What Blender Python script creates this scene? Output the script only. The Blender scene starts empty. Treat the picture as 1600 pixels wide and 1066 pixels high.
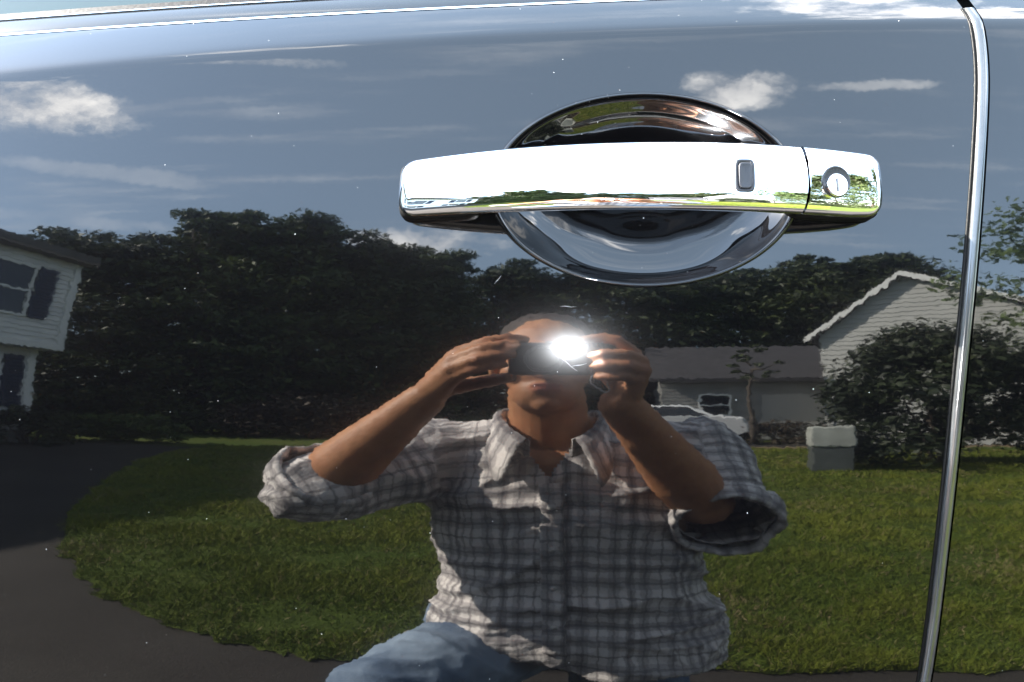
import bpy, bmesh, math, random
import numpy as np
from mathutils import Vector, Matrix, noise
R = math.radians
rng = np.random.default_rng(7)
scene = bpy.context.scene
COL = scene.collection

# ------------------------------------------------------------------ camera
CAM = (0.0, -0.46, 1.08)
PITCH, YAW = 0.1306, 0.03613
cd = bpy.data.cameras.new("camera_view")
cam = bpy.data.objects.new("camera_view", cd)
COL.objects.link(cam)
cam.location = CAM
cam.rotation_euler = (math.pi / 2 - PITCH, 0, YAW)
cd.sensor_width = 36.0
cd.lens = 36.0 * 1386 / 1600
cd.clip_start = 0.004
cd.clip_end = 2000
scene.camera = cam

# ------------------------------------------------------------------ light, exposure
SUN_TO = Vector((-0.785, 0.06, 0.615)).normalized()
sl = bpy.data.lights.new("sun", 'SUN')
sl.energy = 4.8
sl.angle = R(0.53)
sl.color = (1.0, 0.94, 0.84)
sun = bpy.data.objects.new("sun", sl)
COL.objects.link(sun)
sun.rotation_euler = SUN_TO.to_track_quat('Z', 'Y').to_euler()
sun.location = SUN_TO * 50
vs = scene.view_settings
vs.view_transform = 'Standard'
vs.look = 'None'
vs.exposure = 4.0
vs.gamma = 1
vs.use_curve_mapping = False
scene.render.engine = 'CYCLES'
scene.cycles.use_denoising = True
scene.cycles.max_bounces = 8
scene.cycles.glossy_bounces = 6
scene.cycles.transparent_max_bounces = 6
scene.cycles.sample_clamp_indirect = 0
scene.cycles.caustics_reflective = False
scene.cycles.caustics_refractive = False


# ------------------------------------------------------------------ node helpers
class NT:
    def __init__(s, tree):
        s.t = tree
        s.t.nodes.clear()

    def n(s, typ, **kw):
        nd = s.t.nodes.new(typ)
        ins = kw.pop('ins', {})
        for k, v in kw.items():
            setattr(nd, k, v)
        for k, v in ins.items():
            s.set(nd.inputs[k], v)
        return nd

    def set(s, sock, v):
        if isinstance(v, bpy.types.NodeSocket):
            s.t.links.new(v, sock)
        else:
            sock.default_value = v

    def math(s, op, a, b=0.0, c=0.0, clamp=False):
        nd = s.t.nodes.new('ShaderNodeMath')
        nd.operation = op
        nd.use_clamp = clamp
        for i, v in enumerate((a, b, c)):
            s.set(nd.inputs[i], v)
        return nd.outputs[0]

    def vm(s, op, a, b=(0, 0, 0), scale=None):
        nd = s.t.nodes.new('ShaderNodeVectorMath')
        nd.operation = op
        s.set(nd.inputs[0], a)
        s.set(nd.inputs[1], b)
        if scale is not None:
            s.set(nd.inputs['Scale'], scale)
        return nd.outputs['Value'] if op in ('DOT_PRODUCT', 'LENGTH') else nd.outputs[0]

    def mix(s, f, a, b, mode='MIX'):
        nd = s.t.nodes.new('ShaderNodeMix')
        nd.data_type = 'RGBA'
        nd.blend_type = mode
        s.set(nd.inputs[0], f)
        s.set(nd.inputs[6], a if isinstance(a, bpy.types.NodeSocket) else (*a[:3], 1))
        s.set(nd.inputs[7], b if isinstance(b, bpy.types.NodeSocket) else (*b[:3], 1))
        return nd.outputs[2]

    def ramp(s, f, lo, hi):
        nd = s.t.nodes.new('ShaderNodeMapRange')
        nd.interpolation_type = 'SMOOTHSTEP'
        s.set(nd.inputs[0], f)
        s.set(nd.inputs[1], lo)
        s.set(nd.inputs[2], hi)
        return nd.outputs[0]

    def noise(s, vec, scale, detail=4, rough=0.5, out='Fac'):
        nd = s.n('ShaderNodeTexNoise', ins={'Scale': scale, 'Detail': detail, 'Roughness': rough})
        if vec is not None:
            s.set(nd.inputs['Vector'], vec)
        return nd.outputs[out]


# ------------------------------------------------------------------ world: Nishita sky with clouds
def azel(a, e):
    a, e = R(a), R(e)
    return Vector((math.sin(a) * math.cos(e), -math.cos(a) * math.cos(e), math.sin(e)))


world = bpy.data.worlds.new("World")
scene.world = world
world.use_nodes = True
W = NT(world.node_tree)
sky = W.n('ShaderNodeTexSky', sky_type='NISHITA', sun_disc=False)
sky.sun_elevation = math.asin(SUN_TO.z)
sky.sun_rotation = math.atan2(SUN_TO.x, SUN_TO.y)
sky.air_density = 1.0
sky.dust_density = 0.4
sky.ozone_density = 1.2
tc = W.n('ShaderNodeTexCoord')
dirv = tc.outputs['Generated']
sep = W.n('ShaderNodeSeparateXYZ', ins={0: dirv})
# cloud sheet coordinates: direction projected on a flat layer
zc_ = W.math('MAXIMUM', sep.outputs[2], 0.06)
flat = W.vm('DIVIDE', dirv, None or (1, 1, 1))
comb = W.n('ShaderNodeCombineXYZ')
W.set(comb.inputs[0], zc_); W.set(comb.inputs[1], zc_); W.set(comb.inputs[2], zc_)
flat = W.vm('DIVIDE', dirv, comb.outputs[0])
nz_big = W.noise(flat, 3.2, 7, 0.60)
nz_fine = W.noise(dirv, 9.0, 8, 0.62)
nz_wisp = W.noise(W.vm('MULTIPLY', flat, (1.0, 5.0, 1.0)), 1.6, 6, 0.6)
# (azimuth from straight behind the photographer, elevation, half width, half height, density)
CLOUDS = [(-48, 35.3, 8.5, 3.9, 1.0, 6), (-57, 33, 8, 4.5, 1.0, 0), (19.8, 43.8, 4.2, 2.7, .9, -8), (32, 41.7, 4.8, .7, .4, -15),
          (-36, 29.2, 11, 1.1, .16, 3), (-40, 22.6, 11, 1.0, .16, 3), (-33, 46, 8.0, 1.0, .4, 12), (-10.5, 23.6, 6.0, 2.6, .85, 0),
          (132, 64, 22, 6, 1.0, 0), (-60, 66, 12, 4, .5, 0), (-120, 38, 14, 5, .7, 0), (60, 35, 12, 5, .9, 0),
          (85, 45, 12, 5, .9, 0), (105, 30, 14, 6, .9, 0), (165, 50, 14, 6, .9, 0), (-160, 42, 16, 6, .8, 0)]
mask = None
for i, (a, e, wa, we, den, tilt) in enumerate(CLOUDS):
    c = azel(a, e)
    ea = Vector((math.cos(R(a)), math.sin(R(a)), 0))
    ee = ea.cross(c).normalized()
    if ee.z < 0:
        ee = -ee
    ea, ee = ea * math.cos(R(tilt)) + ee * math.sin(R(tilt)), ee * math.cos(R(tilt)) - ea * math.sin(R(tilt))
    da = W.math('DIVIDE', W.vm('DOT_PRODUCT', dirv, tuple(ea)), math.sin(R(wa)))
    de = W.math('DIVIDE', W.vm('DOT_PRODUCT', dirv, tuple(ee)), math.sin(R(we)))
    r2 = W.math('ADD', W.math('MULTIPLY', da, da), W.math('MULTIPLY', de, de))
    front = W.math('GREATER_THAN', W.vm('DOT_PRODUCT', dirv, tuple(c)), 0.5)
    body = W.math('SUBTRACT', 1.0, r2)
    nz = W.math('MULTIPLY', W.math('SUBTRACT', nz_fine, 0.5), 5.0)
    m = W.ramp(W.math('ADD', body, nz), -0.1, 1.15)
    m = W.math('MULTIPLY', W.math('MULTIPLY', m, front), den)
    mask = m if mask is None else W.math('MAXIMUM', mask, m)
wisp = W.math('MULTIPLY', W.ramp(nz_wisp, 0.52, 0.80), 0.22)
mask = W.math('MAXIMUM', mask, wisp)
shade = W.ramp(nz_fine, 0.35, 0.72)
cloudcol = W.mix(shade, (6.5, 6.6, 6.9), (12.0, 11.8, 11.4))
skyc = W.mix(0.42, sky.outputs[0], (3.3, 4.2, 4.9))          # thin summer haze over the blue
col = W.mix(mask, skyc, cloudcol)
bg = W.n('ShaderNodeBackground', ins={'Color': col, 'Strength': 0.10})
wo = W.n('ShaderNodeOutputWorld')
W.t.links.new(bg.outputs[0], wo.inputs[0])
world.cycles.sampling_method = 'MANUAL'
world.cycles.sample_map_resolution = 512


# ------------------------------------------------------------------ materials
def mat(name):
    m = bpy.data.materials.new(name)
    m.use_nodes = True
    t = NT(m.node_tree)
    out = t.n('ShaderNodeOutputMaterial')
    p = t.n('ShaderNodeBsdfPrincipled')
    t.t.links.new(p.outputs[0], out.inputs[0])
    return m, t, p


def simple(name, col, rough=0.6, metal=0.0, var=0.0, scale=8.0, ior=1.45, bump=0.0, bscale=40.0, spec=0.5):
    m, t, p = mat(name)
    p.inputs['Roughness'].default_value = rough
    p.inputs['Metallic'].default_value = metal
    p.inputs['IOR'].default_value = ior
    p.inputs['Specular IOR Level'].default_value = spec
    tcn = t.n('ShaderNodeTexCoord')
    if var:
        nz = t.noise(tcn.outputs['Object'], scale, 5, 0.6)
        f = t.ramp(nz, 0.3, 0.7)
        a = tuple(c * (1 - var) for c in col)
        b = tuple(min(1, c * (1 + var)) for c in col)
        t.set(p.inputs['Base Color'], t.mix(f, a, b))
    else:
        p.inputs['Base Color'].default_value = (*col, 1)
    if bump:
        b = t.n('ShaderNodeBump', ins={'Strength': 1.0, 'Distance': bump, 'Height': t.noise(tcn.outputs['Object'], bscale, 5, 0.6)})
        t.set(p.inputs['Normal'], b.outputs[0])
    return m


def paint_material(name, peel=0.0034, dust=0.065, base=(0.0010, 0.0010, 0.0014)):
    """black clear-coated car paint: orange peel in the clear coat, fine dust specks"""
    m, t, p = mat(name)
    tcn = t.n('ShaderNodeTexCoord')
    ob = tcn.outputs['Object']
    geo = t.n('ShaderNodeNewGeometry')
    n1 = t.noise(ob, 300.0, 2, 0.6, 'Color')
    n2 = t.noise(ob, 22.0, 2, 0.5, 'Color')
    d1 = t.vm('SCALE', t.vm('SUBTRACT', n1, (0.5, 0.5, 0.5)), scale=peel * 2)
    d2 = t.vm('SCALE', t.vm('SUBTRACT', n2, (0.5, 0.5, 0.5)), scale=peel * 0.8)
    nn = t.vm('NORMALIZE', t.vm('ADD', geo.outputs['Normal'], t.vm('ADD', d1, d2)))
    t.set(p.inputs['Normal'], nn)
    specks = None
    for sc_, prob, rad in ((150.0, dust * 0.7, 0.045), (420.0, dust * 0.35, 0.085), (60.0, dust * 0.5, 0.028)):
        v = t.n('ShaderNodeTexVoronoi', ins={'Scale': sc_, 'Randomness': 1.0, 'Vector': ob})
        sepc = t.n('ShaderNodeSeparateColor', ins={0: v.outputs['Color']})
        on = t.math('LESS_THAN', sepc.outputs[0], prob)
        rr = t.math('MULTIPLY', t.math('ADD', sepc.outputs[1], 0.25), rad)
        s = t.math('MULTIPLY', t.math('LESS_THAN', v.outputs['Distance'], rr), on)
        specks = s if specks is None else t.math('MAXIMUM', specks, s)
    film = t.ramp(t.noise(ob, 5.0, 5, 0.6), 0.35, 0.85)
    basec = t.mix(film, base, (0.0022, 0.0021, 0.002))
    t.set(p.inputs['Base Color'], t.mix(specks, basec, (0.42, 0.42, 0.42)))
    t.set(p.inputs['Roughness'], t.math('ADD', t.math('MULTIPLY', specks, 0.8), 0.021))
    p.inputs['IOR'].default_value = 1.52
    # fine wash swirls in the clear coat scatter a little light round bright spots
    gl = t.n('ShaderNodeBsdfGlossy', ins={'Color': (1, 1, 1, 1), 'Roughness': 0.15})
    mx = t.n('ShaderNodeMixShader', ins={0: 0.0035})
    out = [n_ for n_ in t.t.nodes if n_.bl_idname == 'ShaderNodeOutputMaterial'][0]
    t.t.links.new(p.outputs[0], mx.inputs[1]); t.t.links.new(gl.outputs[0], mx.inputs[2])
    t.t.links.new(mx.outputs[0], out.inputs[0])
    return m


def chrome_material(name, tint=(0.80, 0.81, 0.83), rough=0.015, scuff=0.0):
    m, t, p = mat(name)
    p.inputs['Metallic'].default_value = 1.0
    p.inputs['Base Color'].default_value = (*tint, 1)
    tcn = t.n('ShaderNodeTexCoord')
    f = t.ramp(t.noise(tcn.outputs['Object'], 60.0, 4, 0.6), 0.45, 0.8)
    t.set(p.inputs['Roughness'], t.math('ADD', t.math('MULTIPLY', f, 0.03 + scuff), rough))
    return m


M = {}
M['paint'] = paint_material('black_clearcoat_paint')
M['bowl'] = paint_material('black_bowl_paint', peel=0.0012, dust=0.30)
M['chrome'] = chrome_material('chrome')
M['guard'] = simple('satin_grey_trim', (0.022, 0.023, 0.024), 0.16, ior=1.9, var=0.2, scale=60)
M['rubber'] = simple('black_rubber', (0.003, 0.003, 0.003), 0.5, bump=0.0003, bscale=300, spec=0.12)
M['gap'] = simple('dark_gap', (0.001, 0.001, 0.001), 0.9, spec=0.02)
M['molding'] = simple('gloss_black_molding', (0.008, 0.009, 0.010), 0.16, ior=1.6)
M['button'] = simple('grey_soft_plastic', (0.014, 0.015, 0.019), 0.42)


def glass_mat():
    m, t, p = mat('tinted_side_glass')
    p.inputs['Base Color'].default_value = (0.02, 0.03, 0.028, 1)
    p.inputs['Roughness'].default_value = 0.0
    p.inputs['IOR'].default_value = 1.55
    return m


M['glass'] = glass_mat()


# ------------------------------------------------------------------ mesh helpers
def mesh(name, verts, faces, m=None, parent=None, smooth=True, normals=None, loc=None):
    me = bpy.data.meshes.new(name)
    me.from_pydata([tuple(map(float, v)) for v in verts], [], [tuple(map(int, f)) for f in faces])
    me.update()
    if smooth:
        me.polygons.foreach_set('use_smooth', [True] * len(me.polygons))
    if normals is not None:
        me.normals_split_custom_set_from_vertices([tuple(map(float, n)) for n in normals])
    if m is not None:
        me.materials.append(M[m] if isinstance(m, str) else m)
    return link(name, me, parent, loc)


def link(name, me, parent=None, loc=None):
    o = bpy.data.objects.new(name, me)
    COL.objects.link(o)
    if parent is not None:
        o.parent = parent
    if loc is not None:
        o.location = loc
    return o


def empty(name, loc, label=None, cat=None, group=None, kind=None):
    o = bpy.data.objects.new(name, None)
    COL.objects.link(o)
    o.location = loc
    o.empty_display_size = 0.1
    return tag(o, label, cat, group, kind)


def tag(o, label=None, cat=None, group=None, kind=None):
    if label: o['label'] = label
    if cat: o['category'] = cat
    if group: o['group'] = group
    if kind: o['kind'] = kind
    return o


class MB:
    """collects quads and tubes for one mesh"""
    def __init__(s):
        s.v, s.f = [], []

    def add(s, v, f):
        k = len(s.v)
        s.v += [tuple(x) for x in v]
        s.f += [tuple(i + k for i in q) for q in f]
        return s

    def box(s, a, b, mtx=None):
        (x0, y0, z0), (x1, y1, z1) = a, b
        v = [(x0, y0, z0), (x1, y0, z0), (x1, y1, z0), (x0, y1, z0), (x0, y0, z1), (x1, y0, z1), (x1, y1, z1), (x0, y1, z1)]
        if mtx is not None:
            v = [tuple(mtx @ Vector(p)) for p in v]
        return s.add(v, [(0, 3, 2, 1), (4, 5, 6, 7), (0, 1, 5, 4), (1, 2, 6, 5), (2, 3, 7, 6), (3, 0, 4, 7)])

    def tube(s, pts, rad, n=8, caps=True, closed=False):
        pts = [Vector(p) for p in pts]
        if not hasattr(rad, '__len__'):
            rad = [rad] * len(pts)
        up = Vector((0.13, 0.31, 0.94))
        rings = []
        for i, p in enumerate(pts):
            if closed:
                t = pts[(i + 1) % len(pts)] - pts[i - 1]
            else:
                t = pts[min(i + 1, len(pts) - 1)] - pts[max(i - 1, 0)]
            t.normalize()
            a = up.cross(t)
            if a.length < 1e-3:
                a = Vector((1, 0, 0)).cross(t)
            a.normalize()
            b = t.cross(a)
            rings.append([p + (a * math.cos(2 * math.pi * k / n) + b * math.sin(2 * math.pi * k / n)) * rad[i] for k in range(n)])
        v = [q for r_ in rings for q in r_]
        f = []
        L = len(pts)
        for i in range(L if closed else L - 1):
            for k in range(n):
                j = (i + 1) % L
                f.append((i * n + k, i * n + (k + 1) % n, j * n + (k + 1) % n, j * n + k))
        if caps and not closed:
            f.append(tuple(range(n))[::-1])
            f.append(tuple((L - 1) * n + k for k in range(n)))
        return s.add(v, f)

    def build(s, name, m, parent=None, smooth=False, loc=None):
        return mesh(name, s.v, s.f, m, parent, smooth, loc=loc)


def bevelled(o, w=0.004, seg=2):
    md = o.modifiers.new('edge', 'BEVEL')
    md.width = w
    md.segments = seg
    md.limit_method = 'ANGLE'
    return o


# ================================================================== THE CAR SIDE
A0, Z0, RV, RHZ = 0.155776, 1.01958, 0.80, 4.0
CREASE = np.array([(-0.70, 1.146), (-0.31, 1.1707), (-0.197, 1.1768), (-0.103, 1.1801), (0.069, 1.1865), (0.262, 1.1888), (0.70, 1.190)])


def crease(x):
    return np.interp(x, CREASE[:, 0], CREASE[:, 1]) if False else (1.1842 + 0.0395 * x - 0.0585 * x * x + 0.03 * np.tanh(x) * x * x)


def surf(x, z):
    """outer skin of the car side: y for a point (x along the car, z up)"""
    a = A0 + (z - Z0) / RV
    y = -RV * (np.log(np.cos(np.clip(a, -1.2, 1.2))) - math.log(math.cos(A0))) + x * x / (2 * RHZ)
    w = z - crease(x)
    dl = 0.0013
    soft = dl * np.logaddexp(0, w / dl)
    y = y + 0.62 * soft + 3.0 * soft * soft
    # slight outward flare of the sheet towards the sill
    return y


def snormal(x, z, e=1e-4):
    gx = (surf(x + e, z) - surf(x - e, z)) / (2 * e)
    gz = (surf(x, z + e) - surf(x, z - e)) / (2 * e)
    n = np.stack([gx, -np.ones_like(gx), gz], -1)
    return n / np.linalg.norm(n, axis=-1, keepdims=True)


EDGE = np.array([(0.150, 0.35), (0.185, 0.60), (0.2061, 0.8355), (0.2096, 0.9137), (0.2158, 0.9978), (0.2235, 1.0637), (0.2321, 1.1311), (0.2370, 1.165), (0.2382, 1.1806), (0.2350, 1.2027), (0.226, 1.25)])


def edge_x(z):
    z = np.asarray(z, float)
    # smooth interpolation of the rear edge of the front door
    k = np.linspace(EDGE[0, 1], EDGE[-1, 1], 400)
    e = np.interp(k, EDGE[:, 1], EDGE[:, 0])
    for _ in range(3):
        ee = np.pad(e, 8, mode='edge')
        e = np.convolve(ee, np.ones(17) / 17, 'valid')
    return np.interp(z, k, e)


def belt(x):     # lower edge of the belt molding
    return 1.2034 + 0.0360 * x


car = empty('car', (0, 0, 0), "glossy black car side with a chrome door handle mirroring the photographer", "car")

BCX, BCZ, BA, BB = 0.0527, 1.0990, 0.0800, 0.0503       # handle bowl: centre and half axes


def panel_grid():
    xs = np.concatenate([np.linspace(-0.62, -0.32, 13)[:-1], np.linspace(-0.32, -0.05, 28)[:-1], np.linspace(-0.05, 0.155, 42)])
    zr = (1.030, 1.165)
    zs = np.concatenate([np.linspace(0.42, 0.80, 16)[:-1], np.linspace(0.80, zr[0], 26)[:-1], np.linspace(zr[0], zr[1], 28)])
    top = np.linspace(0, 1, 34)[1:]
    ncol_extra = 12
    nx, nz, nt = len(xs), len(zs), len(top)
    V, F = [], []
    idx = {}

    def vid(i, j):
        if (i, j) in idx:
            return idx[(i, j)]
        # row height
        def zz(x):
            if j < nz:
                return zs[j]
            return zs[-1] + (belt(x) - zs[-1]) * top[j - nz]
        if i < nx:
            x = xs[i]
            z = zz(x)
        else:
            t = (i - nx + 1) / ncol_extra
            x = xs[-1]
            for _ in range(4):
                z = zz(x)
                xe = float(edge_x(z)) - 0.0030
                x = xs[-1] + t * (xe - xs[-1])
            z = zz(x)
        idx[(i, j)] = len(V)
        V.append((x, z))
        return idx[(i, j)]

    i0, i1 = 39, 80           # columns round the bowl
    j0, j1 = 40, 67
    for i in range(nx + ncol_extra - 1):
        for j in range(nz + nt - 1):
            if i0 <= i < i1 and j0 <= j < j1:
                continue
            F.append((vid(i, j), vid(i + 1, j), vid(i + 1, j + 1), vid(i, j + 1)))
    per = [(i, j0) for i in range(i0, i1)] + [(i1, j) for j in range(j0, j1)] + [(i, j1) for i in range(i1, i0, -1)] + [(i0, j) for j in range(j1, j0, -1)]
    P = [vid(*p) for p in per]
    outer = np.array([V[k] for k in P])
    ang = np.arctan2((outer[:, 1] - BCZ) / BB, (outer[:, 0] - BCX) / BA)
    inner = np.stack([BCX + BA * 1.012 * np.cos(ang), BCZ + BB * 1.018 * np.sin(ang)], 1)
    prev = P
    NR = 12
    for r in range(1, NR + 1):
        t = r / NR
        cur = []
        for q in outer * (1 - t) + inner * t:
            cur.append(len(V))
            V.append(tuple(q))
        for k in range(len(P)):
            k2 = (k + 1) % len(P)
            F.append((prev[k], prev[k2], cur[k2], cur[k]))
        prev = cur
    return np.array(V), F


PV, PF = panel_grid()
py = surf(PV[:, 0], PV[:, 1])
front = mesh('front_door', np.stack([PV[:, 0], py, PV[:, 1]], 1), PF, 'paint', car, True, snormal(PV[:, 0], PV[:, 1]))
front['label'] = "black front door skin, mirror-glossy"


def rear_panel():
    nz, nx = 120, 26
    V, F = [], []
    for j in range(nz):
        for i in range(nx):
            t = i / (nx - 1)
            x = 0.24
            for _ in range(4):
                zt = 0.42 + (belt(x) + 0.0 - 0.42) * j / (nz - 1)
                x0 = float(edge_x(zt)) + 0.0043
                x = x0 + t * t * (0.75 - x0) + t * (1 - t) * 0.05
            z = 0.42 + (belt(x) - 0.42) * j / (nz - 1)
            V.append((x, z))
    for j in range(nz - 1):
        for i in range(nx - 1):
            a = j * nx + i
            F.append((a, a + 1, a + nx + 1, a + nx))
    V = np.array(V)
    return V, F


RV_, RF_ = rear_panel()
mesh('rear_door', np.stack([RV_[:, 0], surf(RV_[:, 0], RV_[:, 1]), RV_[:, 1]], 1), RF_, 'paint', car, True, snormal(RV_[:, 0], RV_[:, 1]))

# dark jamb behind the gap, inner shell closing the doors
jm = MB()
zz = np.linspace(0.42, 1.215, 50)
for k in range(len(zz) - 1):
    xa, xb = float(edge_x(zz[k])), float(edge_x(zz[k + 1]))
    ya, yb = float(surf(xa, zz[k])) + 0.012, float(surf(xb, zz[k + 1])) + 0.012
    jm.add([(xa - .02, ya, zz[k]), (xa + .025, ya, zz[k]), (xb + .025, yb, zz[k + 1]), (xb - .02, yb, zz[k + 1])], [(0, 1, 2, 3)])
jm.build('door_jamb', 'gap', car)
sh = MB()
sh.box((-0.60, 0.17, 0.43), (0.73, 0.28, 1.16))
sh.build('door_shell', 'gap', car)


# door edge guard: a slim bright half-round strip clipped over the rear edge of the front door
def strip_along(zs, xoff, half, proud, mname, name, nseg=10, side=0.0):
    V, F, N = [], [], []
    n = nseg + 1
    for z in zs:
        x = float(edge_x(z)) + xoff
        y = float(surf(x, z))
        for k in range(n):
            a = math.pi * k / nseg
            V.append((x - math.cos(a) * half, y - math.sin(a) ** 0.8 * proud + (0.003 if k in (0, nseg) else 0), z))
    for j in range(len(zs) - 1):
        for k in range(n - 1):
            a = j * n + k
            F.append((a, a + 1, a + n + 1, a + n))
    return mesh(name, V, F, mname, car, True)


zs_g = np.linspace(0.42, 1.199, 160)
strip_along(zs_g, 0.0, 0.0029, 0.0029, 'guard', 'door_edge_guard')
strip_along(zs_g, -0.0036, 0.0009, 0.0008, 'rubber', 'guard_gasket', 6)


# belt molding and side glass above it
def band(z_of_a, z_of_b, off_a, off_b, mname, name, x0=-0.62, x1=0.74, bulge=0.0, rows=8):
    xs = np.linspace(x0, x1, 80)
    V, F = [], []
    for r in range(rows + 1):
        t = r / rows
        for x in xs:
            za, zb = z_of_a(x), z_of_b(x)
            z = za + (zb - za) * t
            y = surf(x, belt(x)) + off_a + (off_b - off_a) * t - bulge * math.sin(math.pi * t) ** 0.7
            V.append((x, y, z))
    n = len(xs)
    for r in range(rows):
        for i in range(n - 1):
            a = r * n + i
            F.append((a, a + 1, a + n + 1, a + n))
    return mesh(name, V, F, mname, car, True)


band(lambda x: belt(x) - 0.004, lambda x: belt(x) + 0.003, 0.006, 0.010, 'gap', 'belt_gap', rows=2)
band(lambda x: belt(x) + 0.0022, lambda x: belt(x) + 0.0130, 0.003, 0.0125, 'molding', 'belt_molding', bulge=0.0012)
band(lambda x: belt(x) + 0.0128, lambda x: belt(x) + 0.0165, 0.0105, 0.014, 'rubber', 'belt_seal', rows=3)
band(lambda x: belt(x) + 0.0160, lambda x: belt(x) + 0.30, 0.018, 0.15, 'glass', 'window_glass')

# ---------------------------------------------------------------- handle bowl
LIP = [(1.030, 0.0006), (1.024, -0.0006), (1.014, -0.0015), (1.002, -0.0018), (0.990, -0.0014), (0.980, 0.0000), (0.972, 0.0016)]
UPPER = LIP + [(0.955, 0.0022), (0.90, 0.0035), (0.84, 0.0050), (0.78, 0.0064), (0.72, 0.0079), (0.705, 0.0084), (0.69, 0.0088), (0.67, 0.0090), (0.645, 0.0092), (0.62, 0.0102), (0.55, 0.0126), (0.45, 0.0154), (0.3, 0.0181), (0.15, 0.0195), (0.06, 0.0198)]
LOWER = LIP + [(0.962, 0.0032), (0.950, 0.0056), (0.930, 0.0084), (0.905, 0.0106), (0.88, 0.0120), (0.85, 0.0130), (0.82, 0.0137), (0.78, 0.0145), (0.70, 0.0162), (0.60, 0.0179), (0.52, 0.0189), (0.45, 0.0193), (0.36, 0.0195), (0.25, 0.0196), (0.15, 0.0197), (0.06, 0.0198)]
SIDE = LIP + [(0.952, 0.0036), (0.91, 0.0072), (0.86, 0.0116), (0.81, 0.0155), (0.77, 0.0180), (0.73, 0.0195), (0.68, 0.0198), (0.60, 0.0199), (0.52, 0.0199), (0.40, 0.0199), (0.25, 0.0199), (0.12, 0.0198), (0.06, 0.0198)]
NA = 192
BV, BF = [], []


def resample(pr, n=110):
    q_ = np.array(pr)
    L = np.concatenate([[0], np.cumsum(np.hypot(np.diff(q_[:, 0]) * BB, np.diff(q_[:, 1])))])
    tt = np.linspace(0, L[-1], n)
    q_ = np.stack([np.interp(tt, L, q_[:, 0]), np.interp(tt, L, q_[:, 1])], 1)
    for _ in range(5):
        q_[1:-1] = (q_[:-2] + 2 * q_[1:-1] + q_[2:]) / 4
    return q_


PU, PL, PS = resample(UPPER), resample(LOWER), resample(SIDE)
for (su, du), (slo, dlo), (ssd, dsd) in zip(PU, PL, PS):
    for k in range(NA):
        a = 2 * math.pi * k / NA
        w = min(1.0, max(0.0, 0.35 + 0.9 * math.sin(a)))
        w = w * w * (3 - 2 * w)
        s, d = slo + (su - slo) * w, dlo + (du - dlo) * w
        v_ = min(1.0, max(0.0, (abs(math.cos(a)) - 0.35) / 0.45))
        v_ = v_ * v_ * (3 - 2 * v_) * (1 - w)
        s, d = s + (ssd - s) * v_, d + (dsd - d) * v_
        x = BCX + BA * s * math.cos(a)
        z = BCZ + BB * s * math.sin(a)
        BV.append((x, float(surf(x, z)) + d, z))
ps = PU
for r in range(len(ps) - 1):
    for k in range(NA):
        BF.append((r * NA + k, r * NA + (k + 1) % NA, (r + 1) * NA + (k + 1) % NA, (r + 1) * NA + k))
c = len(BV)
BV.append((BCX, float(surf(BCX, BCZ)) + 0.0198, BCZ))
for k in range(NA):
    BF.append(((len(ps) - 1) * NA + k, (len(ps) - 1) * NA + (k + 1) % NA, c))
bva = np.array(BV[:-1]).reshape(len(ps), NA, 3)
for _ in range(420):
    q_ = bva.copy()
    q_[30:-1] = 0.5 * bva[30:-1] + 0.125 * (bva[29:-2] + bva[31:] + np.roll(bva, 1, 1)[30:-1] + np.roll(bva, -1, 1)[30:-1])
    bva[30:-1, :, 1] = q_[30:-1, :, 1]
BV = [tuple(v_) for v_ in bva.reshape(-1, 3)] + [BV[-1]]
bowl = mesh('handle_bowl', BV, BF, 'bowl', car, True)

# ---------------------------------------------------------------- door handle
HX0, HX1, HGAP = -0.0765, 0.1740, 0.1278     # left end, right end, joint between grip and lock cover


def ysurf0(x):
    return float(surf(x, 1.10))


def h_top(x):
    return 1.1128 + 0.0077 * (1 - ((x - 0.062) / 0.137) ** 2) - 0.0

def h_bot(x):
    return 1.0835 + 0.0035 * max(0.0, 1 - ((x - 0.04) / 0.115) ** 2)


def h_out(x):
    """how far the front of the handle stands off the door skin"""
    t = (x - 0.050) / 0.127
    return 0.0145 + 0.0265 * max(0.0, 1 - abs(t) ** 2.2)


def section(kind):
    """profile (t up from 0 to 1, d setback from the front in metres for a 33 mm tall section), front face then back"""
    H = 0.033
    zs = np.linspace(0, 1, 60)
    pts = []
    # slope angle along the face, bottom to top
    if kind == 'grip':
        ks = [0.0, .03, .07, .12, .17, .24, .34, .60, .90, .965, 1.0]
        al = [-78, -52, -26, -8, 3, 9.5, 13.0, 17, 22, 48, 84]
    else:
        ks = [0.0, .03, .07, .11, .15, .28, .42, .60, .90, .965, 1.0]
        al = [-78, -52, -24, -9, -2.0, 4.0, 10.5, 15, 21, 48, 84]
    d = 0.0
    out = []
    fine = np.linspace(0, 1, 241)
    a = np.radians(np.interp(fine, ks, al))
    dd = np.concatenate([[0], np.cumsum(np.tan(np.clip((a[1:] + a[:-1]) / 2, -1.45, 1.45)) * H / 240)])
    dd -= dd.min()
    sel = np.unique(np.concatenate([np.arange(0, 24, 1), np.arange(24, 216, 3), np.arange(216, 241, 1)]))
    front_ = [(fine[k], dd[k]) for k in sel]
    return front_


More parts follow.
